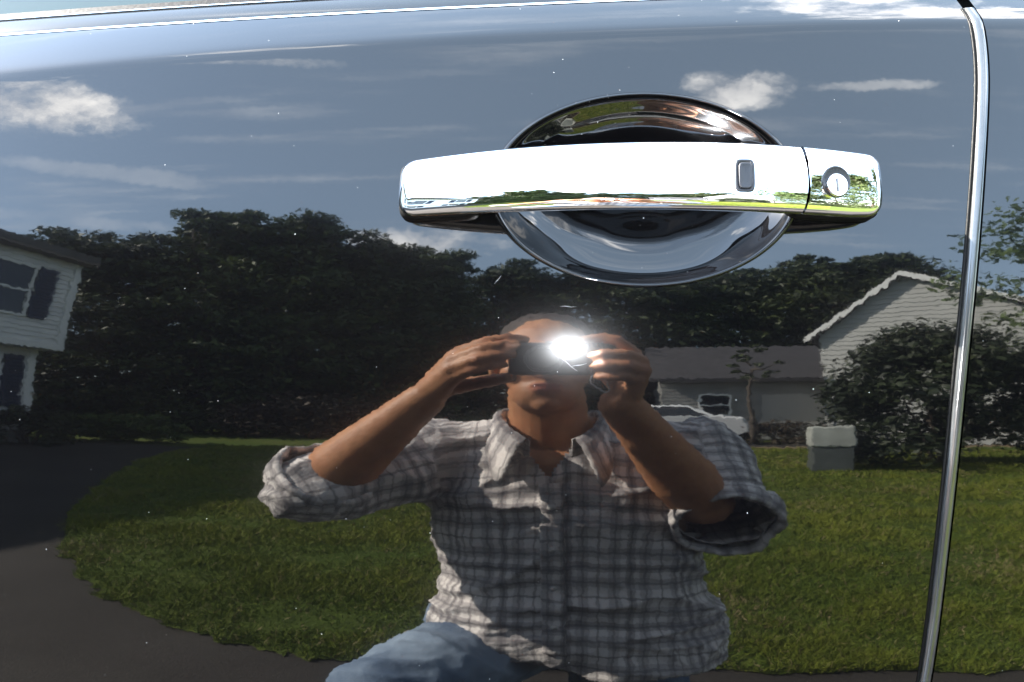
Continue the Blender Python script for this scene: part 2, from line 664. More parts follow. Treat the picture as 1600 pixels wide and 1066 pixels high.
def handle_piece(name, kind, xa, xb, round_a, round_b, bulge_a=0.0, bulge_b=0.0, parent=None):
    fr = section(kind)
    # back: a few points closing the loop
    t_top, d_top = fr[-1]
    t_bot, d_bot = fr[0]
    thick = 0.0135
    loop = fr + [(0.985, d_top + 0.002), (0.93, thick), (0.75, thick + 0.0015), (0.5, thick + 0.002), (0.25, thick + 0.0015), (0.07, thick), (0.012, d_bot + 0.002)]
    n = len(loop)
    # stations, dense at the ends
    L = xb - xa
    base = np.linspace(0, 1, 70)
    ends = np.concatenate([1 - np.cos(np.linspace(0, math.pi / 2, 26))]) * (0.012 / L)
    st = np.unique(np.round(np.concatenate([ends if round_a else [0], base[(base > 0.012 / L) & (base < 1 - 0.012 / L)], 1 - ends if round_b else [1]]), 6))
    V, F = [], []
    for s in st:
        x = xa + s * L
        ztop, zbot = h_top(x), h_bot(x)
        zm, hh = (ztop + zbot) / 2, (ztop - zbot) / 2
        out = h_out(x)
        sc, back = 1.0, 0.0
        for on, dist in ((round_a, x - xa), (round_b, xb - x)):
            if on and dist < 0.0105:
                q = max(0.0, 1 - dist / 0.0105)
                # vertical corner rounding (superellipse) and front edge rolling back
                cut = 0.0095 * (1 - math.sqrt(max(0.0, 1 - q ** 2.4)))
                sc = min(sc, (hh - cut) / hh)
            if on and dist < 0.006:
                q = max(0.0, 1 - dist / 0.006)
                back = max(back, 0.0058 * (1 - math.sqrt(max(0.0, 1 - q ** 2.2))))
        for (t, d) in loop:
            tz = (t - 0.5) * 2
            dist_a, dist_b = s * L, (1 - s) * L
            xx = x + (bulge_a * max(0.0, 1 - dist_a / 0.03) ** 2 + bulge_b * max(0.0, 1 - dist_b / 0.03) ** 2) * (1 - tz * tz)
            ztop, zbot = h_top(xx), h_bot(xx)
            zm, hh = (ztop + zbot) / 2, (ztop - zbot) / 2
            out = h_out(xx)
            z = zm + tz * hh * sc
            lim = max(out - 0.004, 0.006)
            dep = min(d, lim)
            f_ = max(0.0, 1 - d / thick)
            V.append((xx, ysurf0(xx) - out + dep + back * f_, z))
    m_ = len(st)
    for i in range(m_ - 1):
        for k in range(n):
            F.append((i * n + k, (i + 1) * n + k, (i + 1) * n + (k + 1) % n, i * n + (k + 1) % n))
    k0 = len(V)
    V += V[:n] + V[(m_ - 1) * n:m_ * n]
    F.append(tuple(k0 + k for k in range(n)))
    F.append(tuple(k0 + n + k for k in range(n))[::-1])
    o = mesh(name, V, F, 'chrome', parent, True)
    return o


handle = handle_piece('door_handle', 'grip', HX0, HGAP - 0.0006, True, False, 0, 0.0030, car)
handle['label'] = "chrome pull handle bar bowed out over the bowl"
cover = handle_piece('lock_cover', 'cover', HGAP + 0.0006, HX1, False, True, 0.0030, 0, car)
cover['label'] = "chrome cover with the key lock"


def face_y(x, z, kind):
    """y of the handle's front face at (x, z)"""
    fr = section(kind)
    ztop, zbot = h_top(x), h_bot(x)
    t = (z - zbot) / (ztop - zbot)
    d = np.interp(t, [q[0] for q in fr], [q[1] for q in fr])
    return ysurf0(x) - h_out(x) + d


# black seals between handle ends and the door skin
def gasket(x0, x1, name, extra=0.0028):
    V, F = [], []
    xs = np.linspace(x0, x1, 40)
    zt = [h_top(x) for x in xs]
    zb = [h_bot(x) for x in xs]
    ring = []
    r = 0.010
    cx = (x0 + x1) / 2
    loops = []
    for e, yo in ((extra + 0.0006, 0.0005), (extra, -0.004), (extra - 0.0012, -0.0065), (extra - 0.004, -0.0075)):
        loop = []
        for k in range(64):
            a = 2 * math.pi * k / 64
            ca, sa = math.cos(a), math.sin(a)
            w = (x1 - x0) / 2 + e
            px = cx + w * math.copysign(abs(ca) ** 0.35, ca)
            xr = min(max(px, x0), x1)
            hm, hh = (h_top(xr) + h_bot(xr)) / 2 - 0.0010, (h_top(xr) - h_bot(xr)) / 2 + e - 0.0005
            pz = hm + hh * math.copysign(abs(sa) ** 0.35, sa)
            loop.append((px, float(surf(px, pz)) + yo, pz))
        loops.append(loop)
    V = [p for l in loops for p in l]
    for i in range(len(loops) - 1):
        for k in range(64):
            F.append((i * 64 + k, i * 64 + (k + 1) % 64, (i + 1) * 64 + (k + 1) % 64, (i + 1) * 64 + k))
    F.append(tuple((len(loops) - 1) * 64 + k for k in range(64)))
    return mesh(name, V, F, 'rubber', car, True)


gasket(HX0 + 0.001, -0.034, 'handle_gasket', 0.0012)
gasket(0.126, HX1 - 0.001, 'handle_gasket', 0.0012)


# unlock button set into the grip
def patch_on_handle(cx, cz, hw, hh, power, rows, kind, m_, name, parent):
    """rounded-rectangle pad: rows = list of (scale, stand-off)"""
    V, F = [], []
    K = 48
    for s, off in rows:
        for k in range(K):
            a = 2 * math.pi * k / K
            ca, sa = math.cos(a), math.sin(a)
            x = cx + hw * s[0] * math.copysign(abs(ca) ** power, ca)
            z = cz + hh * s[1] * math.copysign(abs(sa) ** power, sa)
            V.append((x, face_y(x, z, kind) - off, z))
    for r in range(len(rows) - 1):
        for k in range(K):
            F.append((r * K + k, r * K + (k + 1) % K, (r + 1) * K + (k + 1) % K, (r + 1) * K + k))
    c = len(V)
    V.append((cx, face_y(cx, cz, kind) - rows[-1][1], cz))
    for k in range(K):
        F.append(((len(rows) - 1) * K + k, (len(rows) - 1) * K + (k + 1) % K, c))
    return mesh(name, V, F, m_, parent, True)


q = 0.42
bx_, bz_ = 0.0975, 1.1037
patch_on_handle(bx_, bz_, 0.0050, 0.0080, q, [((1, 1), -0.0004), ((1, 1), 0.0003), ((.95, .97), 0.0006), ((.78, .86), 0.0006), ((.70, .81), 0.0001)], 'grip', 'button', 'button_bezel', handle)
bt = patch_on_handle(bx_ + .0002, bz_, 0.0050, 0.0080, q, [((.69, .80), 0.0000), ((.68, .79), 0.0009), ((.62, .75), 0.0013), ((.54, .70), 0.0012), ((.25, .4), 0.0009)], 'grip', 'button', 'unlock_button', handle)

M['boreshade'] = simple('lock_bore_shade', (0.02, 0.02, 0.022), 0.25)  # near-black tone paints the shade of a bore that is not cut
# key lock: raised tilted cylinder and slot over a disc darkened as bore shade
lx, lz, lr = 0.1452, 1.1012, 0.0078
lk = patch_on_handle(lx, lz, lr, lr, 1.0, [((1.02, 1.02), -0.0002), ((1.0, 1.0), 0.0004), ((.95, .95), 0.0006), ((.90, .90), 0.0004), ((.80, .80), 0.0002), ((.3, .3), 0.0002)], 'cover', 'boreshade', 'lock_ring', cover)
V, F = [], []
K = 40
rows = [(1.02, 0.0052), (1.0, -0.0002), (.96, -0.0007), (.88, -0.0008), (.86, -0.0005), (.82, -0.0005), (.3, -0.0005)]
fy = face_y(lx, lz, 'cover')
fsx = (face_y(lx + .004, lz, 'cover') - face_y(lx - .004, lz, 'cover')) / .008
for s, off in rows:
    for k in range(K):
        a = 2 * math.pi * k / K
        dx, dz = 0.0057 * s * math.cos(a), 0.0057 * s * math.sin(a)
        V.append((lx + dx, fy + off - 0.0022 + 0.45 * dz + fsx * dx, lz - 0.0017 + dz))
for r in range(len(rows) - 1):
    for k in range(K):
        F.append((r * K + k, r * K + (k + 1) % K, (r + 1) * K + (k + 1) % K, (r + 1) * K + k))
F.append(tuple((len(rows) - 1) * K + k for k in range(K)))
M['lockface'] = chrome_material('lock_face_metal', (0.72, 0.72, 0.73), 0.10, 0.05)
mesh('lock_cylinder', V, F, 'lockface', cover, True)
kb = MB()
kb.add([(lx + sx * 0.0005, fy - 0.0031 + 0.45 * dz + fsx * sx * .0005, lz - 0.0017 + dz) for dz in (-0.0032, 0.0034) for sx in (-1, 1)], [(0, 1, 3, 2)])
M['slot'] = simple('keyhole_grey', (0.16, 0.16, 0.17), 0.5)
kb.build('keyhole', 'slot', cover)

# hairline scratches in the paint below the handle
M['scratch'] = simple('bare_scratch', (0.30, 0.30, 0.31), 0.5)
for (xa, za, xb, zb, w_) in ((0.0085, 1.0375, 0.0170, 1.0374, 0.00012), (0.0090, 1.0108, 0.0178, 1.0040, 0.00013), (0.0135, 1.0062, 0.0225, 1.0082, 0.00016), (-0.0260, 1.0490, -0.0225, 1.0535, 0.0001)):
    pts = [(xa + (xb - xa) * k / 6, za + (zb - za) * k / 6 + 0.0002 * math.sin(k * 1.1)) for k in range(7)]
    nx_, nz_ = -(zb - za), (xb - xa)
    ln = math.hypot(nx_, nz_)
    nx_, nz_ = nx_ / ln * w_, nz_ / ln * w_
    V, F = [], []
    for k, (x, z) in enumerate(pts):
        for q_ in (-1, 1):
            tap = 1 - abs(k - 3) / 3.6
            V.append((x + q_ * nx_ * tap, float(surf(x, z)) - 0.00006, z + q_ * nz_ * tap))
    for k in range(6):
        F.append((2 * k, 2 * k + 1, 2 * k + 3, 2 * k + 2))
    mesh('scratch', V, F, 'scratch', front, False)
# ================================================================== GROUND
def ground_mats():
    m, t, p = mat('lawn_soil')
    tcn = t.n('ShaderNodeTexCoord'); ob = tcn.outputs['Object']
    a = t.ramp(t.noise(ob, 0.55, 5, 0.6), 0.35, 0.70)
    b = t.ramp(t.noise(ob, 9.0, 6, 0.7), 0.35, 0.70)
    c = t.mix(a, (0.055, 0.085, 0.014), (0.085, 0.100, 0.022))
    c = t.mix(b, t.mix(0.55, c, (0.03, 0.04, 0.01)), c)
    t.set(p.inputs['Base Color'], c)
    p.inputs['Roughness'].default_value = 0.95
    p.inputs['Specular IOR Level'].default_value = 0.1
    bp = t.n('ShaderNodeBump', ins={'Strength': 0.8, 'Distance': 0.03, 'Height': t.noise(ob, 28.0, 6, 0.7)})
    t.set(p.inputs['Normal'], bp.outputs[0])
    M['soil'] = m
    m, t, p = mat('grass_blades')
    at = t.n('ShaderNodeAttribute', attribute_name='tint')
    g = at.outputs['Fac']
    c = t.mix(g, (0.055, 0.085, 0.007), (0.150, 0.165, 0.018))
    dry = t.ramp(g, 0.93, 0.97)
    c = t.mix(dry, c, (0.20, 0.16, 0.08))
    t.set(p.inputs['Base Color'], c)
    p.inputs['Roughness'].default_value = 0.7
    p.inputs['Specular IOR Level'].default_value = 0.2
    M['grass'] = m
    m, t, p = mat('asphalt')
    tcn = t.n('ShaderNodeTexCoord'); ob = tcn.outputs['Object']
    a = t.ramp(t.noise(ob, 1.3, 5, 0.6), 0.3, 0.7)
    b = t.noise(ob, 160.0, 3, 0.7)
    c = t.mix(a, (0.023, 0.020, 0.018), (0.034, 0.030, 0.027))
    c = t.mix(t.ramp(b, 0.55, 0.75), c, (0.06, 0.055, 0.05))
    t.set(p.inputs['Base Color'], c)
    p.inputs['Roughness'].default_value = 0.9
    p.inputs['Specular IOR Level'].default_value = 0.15
    bp = t.n('ShaderNodeBump', ins={'Strength': 0.7, 'Distance': 0.006, 'Height': b})
    t.set(p.inputs['Normal'], bp.outputs[0])
    M['asphalt'] = m


ground_mats()
M['verge'] = simple('dry_verge', (0.14, 0.10, 0.05), 0.95, var=0.35, scale=6)


def sheet(name, poly, z, m, kind='structure'):
    me = bpy.data.meshes.new(name)
    bm = bmesh.new()
    vs_ = [bm.verts.new((x, y, z)) for x, y in poly]
    f = bm.faces.new(vs_)
    bmesh.ops.triangulate(bm, faces=[f])
    bm.normal_update()
    for f in bm.faces:
        if f.normal.z < 0:
            f.normal_flip()
    bm.to_mesh(me); bm.free()
    me.materials.append(M[m])
    o = link(name, me)
    return tag(o, kind=kind)


sheet('ground', [(-400, -400), (400, -400), (400, 60), (-400, 60)], -0.012, 'soil')
sheet('driveway', [(-16, -10.6), (-4.5, -10.6), (-3.6, -7.6), (-1.5, -3.2), (0.5, -2.2), (9, -1.2), (9, 4.5), (-16, 4.5)], -0.004, 'asphalt')
EDGE_L = [(-4.95, -8.6), (-4.6, -7.4), (-3.95, -5.9), (-3.29, -4.51), (-2.63, -3.26), (-2.2, -2.56), (-1.9, -2.15), (-1.57, -1.79), (-1.33, -1.59), (-1.0, -1.36), (-.73, -1.24), (-.51, -1.19), (-.1, -1.18), (.42, -1.175), (1.15, -1.10), (2.2, -1.0), (3.6, -.85), (6, -.6), (9, -.3)]


def dense(poly, n=6, jit=0.03):
    out = []
    r_ = random.Random(3)
    for a, b in zip(poly[:-1], poly[1:]):
        for k in range(n):
            t = k / n
            out.append((a[0] + (b[0] - a[0]) * t + r_.uniform(-jit, jit), a[1] + (b[1] - a[1]) * t + r_.uniform(-jit, jit)))
    out.append(poly[-1])
    return out


LAWN = dense(EDGE_L) + [(14, -0.1), (16, -9.0), (12, -11.2), (6, -12.3), (0, -12.6), (-3.2, -12.4), (-5.2, -11.0), (-5.2, -9.6)]
sheet('lawn', LAWN, 0.004, 'soil')
sheet('street', [(0.5, -13.3), (6, -13.0), (12, -12.0), (40, -8.0), (42, -11.0), (14, -15.0), (6, -15.6), (0.5, -15.8)], -0.004, 'asphalt')
sheet('verge', [(0.5, -12.62), (6, -12.32), (12, -11.22), (15, -10.6), (15.4, -11.2), (12, -11.95), (6, -12.95), (0.5, -13.25)], 0.0, 'verge')


# grass: blades over the lawn, thick near the drive, thinner far off
def poly_inside(P, poly):
    x, y = P[:, 0], P[:, 1]
    ins = np.zeros(len(P), bool)
    q = np.array(poly)
    for i in range(len(q)):
        x1, y1 = q[i]; x2, y2 = q[i - 1]
        c = ((y1 > y) != (y2 > y)) & (x < (x2 - x1) * (y - y1) / (y2 - y1 + 1e-12) + x1)
        ins ^= c
    return ins


def make_grass():
    r_ = np.random.default_rng(11)
    N = 560000
    # distance biased towards the viewer
    d = 1.0 + 12.0 * r_.random(N) ** 1.9
    az = np.radians(r_.uniform(-50, 56, N))
    P = np.stack([d * np.sin(az), -d * np.cos(az)], 1)
    P = P[poly_inside(P, LAWN)]
    # clump: denser and taller patches
    cl = np.array([noise.noise(Vector((x * 2.3, y * 2.3, 0.0))) + 0.6 * noise.noise(Vector((x * 7, y * 7, 3.0))) for x, y in P])
    keep = r_.random(len(P)) < np.clip(0.75 + 0.7 * cl, 0.15, 1)
    P, cl = P[keep], cl[keep]
    n = len(P)
    dist = np.hypot(P[:, 0], P[:, 1])
    h = (0.022 + 0.024 * r_.random(n)) * (1 + 0.7 * np.clip(cl, -0.6, 1)) * (1 + 0.03 * dist)
    w = (0.0016 + 0.0013 * r_.random(n)) * (1 + 0.28 * np.clip(dist - 2, 0, 20))
    a = r_.uniform(0, 2 * math.pi, n)
    lean = r_.normal(0, 0.45, (n, 2)) * h[:, None]
    V = np.zeros((n, 3, 3))
    V[:, 0, 0] = P[:, 0] - np.cos(a) * w; V[:, 0, 1] = P[:, 1] - np.sin(a) * w
    V[:, 1, 0] = P[:, 0] + np.cos(a) * w; V[:, 1, 1] = P[:, 1] + np.sin(a) * w
    V[:, 2, 0] = P[:, 0] + lean[:, 0]; V[:, 2, 1] = P[:, 1] + lean[:, 1]; V[:, 2, 2] = h
    V[:, :2, 2] = 0.002
    me = bpy.data.meshes.new('grass')
    me.vertices.add(n * 3); me.vertices.foreach_set('co', V.reshape(-1))
    me.loops.add(n * 3); me.loops.foreach_set('vertex_index', np.arange(n * 3, dtype=np.int32))
    me.polygons.add(n); me.polygons.foreach_set('loop_start', np.arange(0, n * 3, 3, dtype=np.int32))
    me.update(calc_edges=True)
    tint = np.clip(0.45 + 0.55 * cl + r_.normal(0, 0.22, n), 0, 0.92)
    big = np.array([noise.noise(Vector((x * 1.1 + 9, y * 1.1, 5.0))) for x, y in P])
    dry = (r_.random(n) < 0.05 + 0.30 * np.clip(big * 2.0 - .1, 0, 1))
    tint = np.clip(tint + .5 * np.array([noise.noise(Vector((x * .7, y * .7 + 4, 8.0))) for x, y in P]), 0, .92)
    tint[dry] = 1.0
    at = me.attributes.new('tint', 'FLOAT', 'POINT')
    at.data.foreach_set('value', np.repeat(tint, 3).astype(np.float32))
    me.materials.append(M['grass'])
    o = link('grass', me)
    tag(o, "short green lawn grass with dry straw-coloured patches beside the driveway", "grass", kind='stuff')


make_grass()


# ================================================================== PLANTS
def leaf_mat(name, c1, c2, trans=0.25):
    m = bpy.data.materials.new(name)
    m.use_nodes = True
    t = NT(m.node_tree)
    out = t.n('ShaderNodeOutputMaterial')
    at = t.n('ShaderNodeAttribute', attribute_name='tint')
    c = t.mix(at.outputs['Fac'], c1, c2)
    p = t.n('ShaderNodeBsdfPrincipled', ins={'Base Color': c, 'Roughness': 0.55, 'Specular IOR Level': 0.25})
    tr = t.n('ShaderNodeBsdfTranslucent', ins={'Color': t.mix(0.5, c, c2)})
    mx = t.n('ShaderNodeMixShader', ins={0: trans})
    t.t.links.new(p.outputs[0], mx.inputs[1]); t.t.links.new(tr.outputs[0], mx.inputs[2])
    t.t.links.new(mx.outputs[0], out.inputs[0])
    return m


M['leaf_dark'] = leaf_mat('leaves_dark', (0.017, 0.026, 0.010), (0.060, 0.078, 0.025), 0.12)
M['leaf_mid'] = leaf_mat('leaves_mid', (0.026, 0.042, 0.013), (0.085, 0.112, 0.034), 0.16)
M['leaf_light'] = leaf_mat('leaves_light', (0.05, 0.08, 0.025), (0.11, 0.15, 0.05), 0.3)
M['leaf_bush'] = leaf_mat('leaves_bush', (0.010, 0.016, 0.007), (0.032, 0.042, 0.015), 0.08)
M['leaf_hedge'] = leaf_mat('leaves_hedge', (0.03, 0.05, 0.010), (0.085, 0.12, 0.022), 0.15)
M['leaf_brown'] = leaf_mat('leaves_brown', (0.03, 0.022, 0.014), (0.065, 0.046, 0.028), 0.05)
M['bark'] = simple('bark', (0.07, 0.055, 0.042), 0.9, var=0.4, scale=14, bump=0.02, bscale=20)


def leaf_cloud(name, centres, radii, per, size, m, parent, seed, flat=0.6, droop=0.0):
    """leaf-shaped faces spread through clumps; returns the object"""
    r_ = np.random.default_rng(seed)
    C = np.repeat(np.array(centres, float), per, axis=0)
    Rr = np.repeat(np.array(radii, float), per, axis=0)
    n = len(C)
    d = r_.normal(0, 1, (n, 3)); d /= np.linalg.norm(d, axis=1)[:, None]
    rad = r_.random(n) ** 0.45
    P = C + d * rad[:, None] * Rr
    nrm = d * 0.5 + r_.normal(0, 0.7, (n, 3)); nrm[:, 2] += flat
    nrm /= np.linalg.norm(nrm, axis=1)[:, None]
    t = np.cross(nrm, r_.normal(0, 1, (n, 3))); t /= np.linalg.norm(t, axis=1)[:, None] + 1e-9
    b = np.cross(nrm, t)
    s = size * r_.uniform(0.6, 1.4, n)[:, None]
    V = np.stack([P - t * s, P - b * s * 0.42, P + t * s, P + b * s * 0.42], 1)
    V[:, 2, 2] -= droop * s[:, 0]
    me = bpy.data.meshes.new(name)
    me.vertices.add(n * 4); me.vertices.foreach_set('co', V.reshape(-1))
    me.loops.add(n * 4); me.loops.foreach_set('vertex_index', np.arange(n * 4, dtype=np.int32))
    me.polygons.add(n); me.polygons.foreach_set('loop_start', np.arange(0, n * 4, 4, dtype=np.int32))
    me.update(calc_edges=True)
    clump_t = np.repeat(r_.uniform(-0.25, 0.25, len(centres)), per)
    tint = np.clip(0.45 + clump_t + r_.normal(0, 0.22, n), 0, 1)
    at = me.attributes.new('tint', 'FLOAT', 'POINT')
    at.data.foreach_set('value', np.repeat(tint, 4).astype(np.float32))
    me.materials.append(M[m])
    return link(name, me, parent)


def build_tree(h, w, base, nclump, per, leaf, m, seed, label, shape='round', group='trees along the far side of the lawn', sparse=False):
    r_ = random.Random(seed)
    root = empty('tree', (0, 0, 0), label, 'tree', group)
    tb = MB()
    top = h * 0.86
    trunk_r = 0.014 * h + 0.04
    pts = [(0.08 * math.sin(k * 1.3) * k / 3, 0.08 * math.cos(k * 1.7) * k / 3, top * k / 6) for k in range(7)]
    tb.tube(pts, [trunk_r * (1 - 0.14 * k) for k in range(7)], 9)
    cs, rs = [], []
    for i in range(nclump):
        t = (i + 0.5) / nclump
        z = base + (h - base) * (0.03 + 0.97 * t)
        tt_ = (z - base) / (h - base)
        if shape == 'round':
            env = math.sin(math.pi * min(1, 0.12 + tt_ * 0.86)) ** 0.6
        elif shape == 'cone':
            env = (1 - tt_) ** 0.7 * 0.95 + 0.05
        else:
            env = 0.55 + 0.45 * math.sin(math.pi * tt_)
            env *= (1 - tt_ ** 3) ** 0.6
        a = i * 2.39996 + r_.uniform(-.3, .3)
        rr = w * 0.5 * env * r_.uniform(0.45, 1.0)
        c = (rr * math.cos(a), rr * math.sin(a), z + r_.uniform(-.25, .25))
        k = r_.uniform(0.65, 1.25) * w * (0.13 if not sparse else 0.09)
        cs.append(c); rs.append((k * 1.3, k * 1.3, k * 0.5))
        if i % 4 == 0:
            zb = max(0.3, z - rr * 0.6)
            s_ = zb / top
            p0 = Vector((0, 0, min(zb, top * .95)))
            p2 = Vector(c)
            p1 = (p0 + p2) / 2 + Vector((0, 0, -0.15 * rr))
            tb.tube([p0, p1, p2], [trunk_r * 0.35, trunk_r * 0.22, trunk_r * 0.07], 5)
    for i in range(44 if not sparse else 0):          # thin sprays standing out of the crown
        a = r_.uniform(0, 2 * math.pi); q = w * .5 * r_.uniform(.1, .85) * .7
        c = (q * math.cos(a), q * math.sin(a), h * (1.0 - .22 * (q / (w * .35)) ** 2) + r_.uniform(-.5, .9))
        k = r_.uniform(.2, .5)
        cs.append(c); rs.append((k * 1.5, k * 1.5, k * .38))
        tb.tube([(c[0] * .5, c[1] * .5, h * .75), c], [.03, .008], 4)
    tb.build('trunk', 'bark', root, True)
    leaf_cloud('crown', cs, rs, per, leaf, m, root, seed)
    return root


def copy_tree(root, loc, rz, s, label, group=None):
    r = root.copy(); COL.objects.link(r)
    r.location = loc; r.rotation_euler = (0, 0, rz); r.scale = s
    r['label'] = label
    if group: r['group'] = group
    for ch in root.children:
        c = ch.copy(); COL.objects.link(c); c.parent = r
    return r


def polar(az, d, z=0.0):
    return (d * math.sin(R(az)), -d * math.cos(R(az)), z)


tA = build_tree(9.6, 5.6, -0.2, 170, 115, 0.115, 'leaf_dark', 1, "tall dense dark tree beside the white two-storey house", 'full')
tB = build_tree(10.2, 6.0, -0.2, 180, 110, 0.115, 'leaf_mid', 2, "tallest layered dark green tree in the row behind the lawn", 'full')
tC = build_tree(11.5, 8.0, 1.5, 150, 130, 0.16, 'leaf_dark', 3, "broad dark tree rising behind the pale garage roof", 'round')
tA.location = polar(-33.5, 20.0); tA.scale = (1, 1, .88)
tB.location = polar(-20.5, 20.5); tB.rotation_euler[2] = 1.0; tB.scale = (1, 1, 1.03)
tC.location = polar(21.5, 30.0); tC.rotation_euler[2] = 0.6
copy_tree(tB, polar(-27.2, 20.0), 2.2, (.95, .95, 1.0), "dark green tree between the house-side tree and the tallest tree")
copy_tree(tA, polar(-14.2, 20.5), 4.0, (1.0, 1.0, 1.0), "dense dark tree at the brown shrub's far end")
copy_tree(tB, polar(-9.0, 22.5), 0.4, (.8, .8, .97), "slim dark tree ending the dense row, beside the gap of sky")
copy_tree(tC, polar(-25, 27.0), 0.3, (1.1, 1.1, .93), "dark tree filling the gap behind the dense row, nearer the house")
copy_tree(tC, polar(-12, 27.5), 3.3, (1.1, 1.1, .92), "dark tree filling the gap behind the dense row, nearer the street")
copy_tree(tA, polar(-2.5, 25.0), 0.9, (1.1, 1.1, 1.05), "dark tree standing straight behind the photographer")
copy_tree(tC, polar(4.5, 26.0), 1.9, (.95, .95, .87), "rounded dark tree just behind the photographer's shoulder")
copy_tree(tB, polar(11.0, 27.0), 3.0, (1.1, 1.1, .93), "layered dark tree left of the pale garage")
copy_tree(tC, polar(16.0, 29.0), 5.0, (.9, .9, .93), "dark tree over the left end of the garage roof")
copy_tree(tC, polar(27.5, 31.0), 2.5, (.95, .95, 1.03), "broad dark tree right behind the gable peak")
copy_tree(tA, polar(-38.5, 21.0), 2.0, (1.0, 1.0, .9), "dark tree half hidden behind the corner of the white house")
copy_tree(tB, polar(47, 17.0), 0.7, (.8, .8, .72), "leafy green tree at the far right end of the lawn, nearest the pale house")
copy_tree(tA, polar(58, 16.0), 1.7, (.8, .8, .80), "leafy tree beside the lawn's right end, second from the pale house")
copy_tree(tB, polar(69, 15.0), 2.9, (.8, .8, .70), "leafy tree beside the lawn's right end, third from the pale house")
copy_tree(tA, polar(81, 15.0), 4.1, (.8, .8, .78), "leafy tree beside the driveway's right end, farthest from the pale house")
tD = build_tree(6.2, 4.2, 2.0, 60, 42, 0.085, 'leaf_light', 9, "sparse light green tree with airy twigs beside the large bush", 'round', 'trees along the far side of the lawn', True)
tD.location = polar(41.0, 11.5)
tE = build_tree(3.4, 1.3, 2.3, 14, 40, 0.06, 'leaf_dark', 10, "thin young tree with a bare trunk in front of the garage", 'round', 'trees along the far side of the lawn', True)
tE.location = polar(16.6, 14.9)


# far woods closing the view under the crowns
r_w = random.Random(77)
wc, wr = [], []
for i in range(420):
    az_ = r_w.uniform(-50, 34)
    d_ = r_w.uniform(33, 37)
    x_, y_, _z = polar(az_, d_)
    wc.append((x_, y_, r_w.uniform(0, 1) ** 1.2 * 6.5)); wr.append((1.6, 1.2, 1.0))
woods = leaf_cloud('woods', wc, wr, 70, 0.26, 'leaf_dark', None, 78)
tag(woods, "dark far woods closing the view behind the row of trees", "woods", kind='stuff')


def bush(name, centre, size, n, per, leaf, m, seed, label, cat, boxy=False):
    r_ = random.Random(seed)
    root = empty(name, centre, label, cat)
    cs, rs = [], []
    for i in range(n):
        if boxy:
            c = (r_.uniform(-.5, .5) * size[0], r_.uniform(-.5, .5) * size[1], size[2] * r_.uniform(0.15, 0.92))
            k = 0.19
            rs.append((k, k, k * .6))
        else:
            t = r_.random() ** 0.8
            env = (1 - t ** 2.2) ** 0.5
            a = r_.uniform(0, 2 * math.pi)
            q = env * r_.uniform(.35, 1) ** .5
            c = (q * math.cos(a) * size[0] / 2, q * math.sin(a) * size[1] / 2, 0.06 * size[2] + size[2] * .93 * t)
            k = r_.uniform(.10, .19) * size[0]
            rs.append((k, k, k * .7))
        cs.append(c)
    leaf_cloud('foliage', cs, rs, per, leaf, m, root, seed, flat=0.5)
    tb = MB()
    for k in range(5):
        a = k * 1.256
        tb.tube([(0.08 * math.cos(a), 0.08 * math.sin(a), 0), (size[0] * .2 * math.cos(a), size[1] * .2 * math.sin(a), size[2] * .6)], [0.03, 0.012], 6)
    tb.build('stem', 'bark', root, True)
    return root


bush('bush', polar(31.0, 8.75), (2.7, 2.4, 2.65), 130, 190, 0.055, 'leaf_bush', 21, "large dark evergreen bush beside the utility box", 'bush')
bush('hedge', polar(-33.2, 13.3), (2.0, 1.0, .80), 110, 170, 0.04, 'leaf_hedge', 22, "low clipped green hedge near the white house", 'hedge', True)
bush('foundation_shrub', polar(-39.5, 12.2), (1.6, 1.2, .9), 40, 110, 0.045, 'leaf_bush', 23, "dark low shrub at the foot of the white house", 'shrub')
bush('brown_shrub', polar(-18.8, 16.6), (5.0, 1.8, 1.35), 90, 90, 0.07, 'leaf_brown', 24, "wide brownish shrub in front of the dense dark trees", 'shrub')
bush('verge_shrub', polar(12.5, 15.4), (1.7, 1.2, .8), 40, 100, 0.045, 'leaf_bush', 25, "low dark shrub in front of the pale garage", 'shrub')
bush('flower_shrub', polar(19.0, 15.4), (2.4, 1.0, .7), 40, 100, 0.045, 'leaf_brown', 26, "low reddish-brown shrub under the garage wall", 'shrub')

# ================================================================== HOUSES
M['siding_white'] = simple('white_siding', (0.62, 0.62, 0.60), 0.6, var=0.06, scale=3)
M['siding_grey'] = simple('pale_grey_siding', (0.38, 0.38, 0.36), 0.65, var=0.07, scale=2)
M['trim_white'] = simple('white_trim', (0.66, 0.66, 0.64), 0.5)
M['shutter'] = simple('navy_shutter', (0.02, 0.028, 0.055), 0.5)
M['shingle'] = simple('grey_shingles', (0.075, 0.07, 0.065), 0.9, var=0.35, scale=5, bump=0.02, bscale=12)
M['dark_shingle'] = simple('dark_shingles', (0.035, 0.033, 0.036), 0.9, var=0.3, scale=5, bump=0.02, bscale=12)
M['winglass'] = simple('window_pane', (0.012, 0.014, 0.018), 0.03, ior=1.5)
M['soffit'] = simple('brown_soffit', (0.16, 0.13, 0.11), 0.7)


def frame_mtx(o, u):
    """local x runs along u (ground plan), local y points out of the wall (to the right of u), z up"""
    u = Vector((u[0], u[1], 0)).normalized()
    nrm = Vector((u.y, -u.x, 0))
    m_ = Matrix(((u.x, nrm.x, 0, o[0]), (u.y, nrm.y, 0, o[1]), (0, 0, 1, 0), (0, 0, 0, 1)))
    return m_


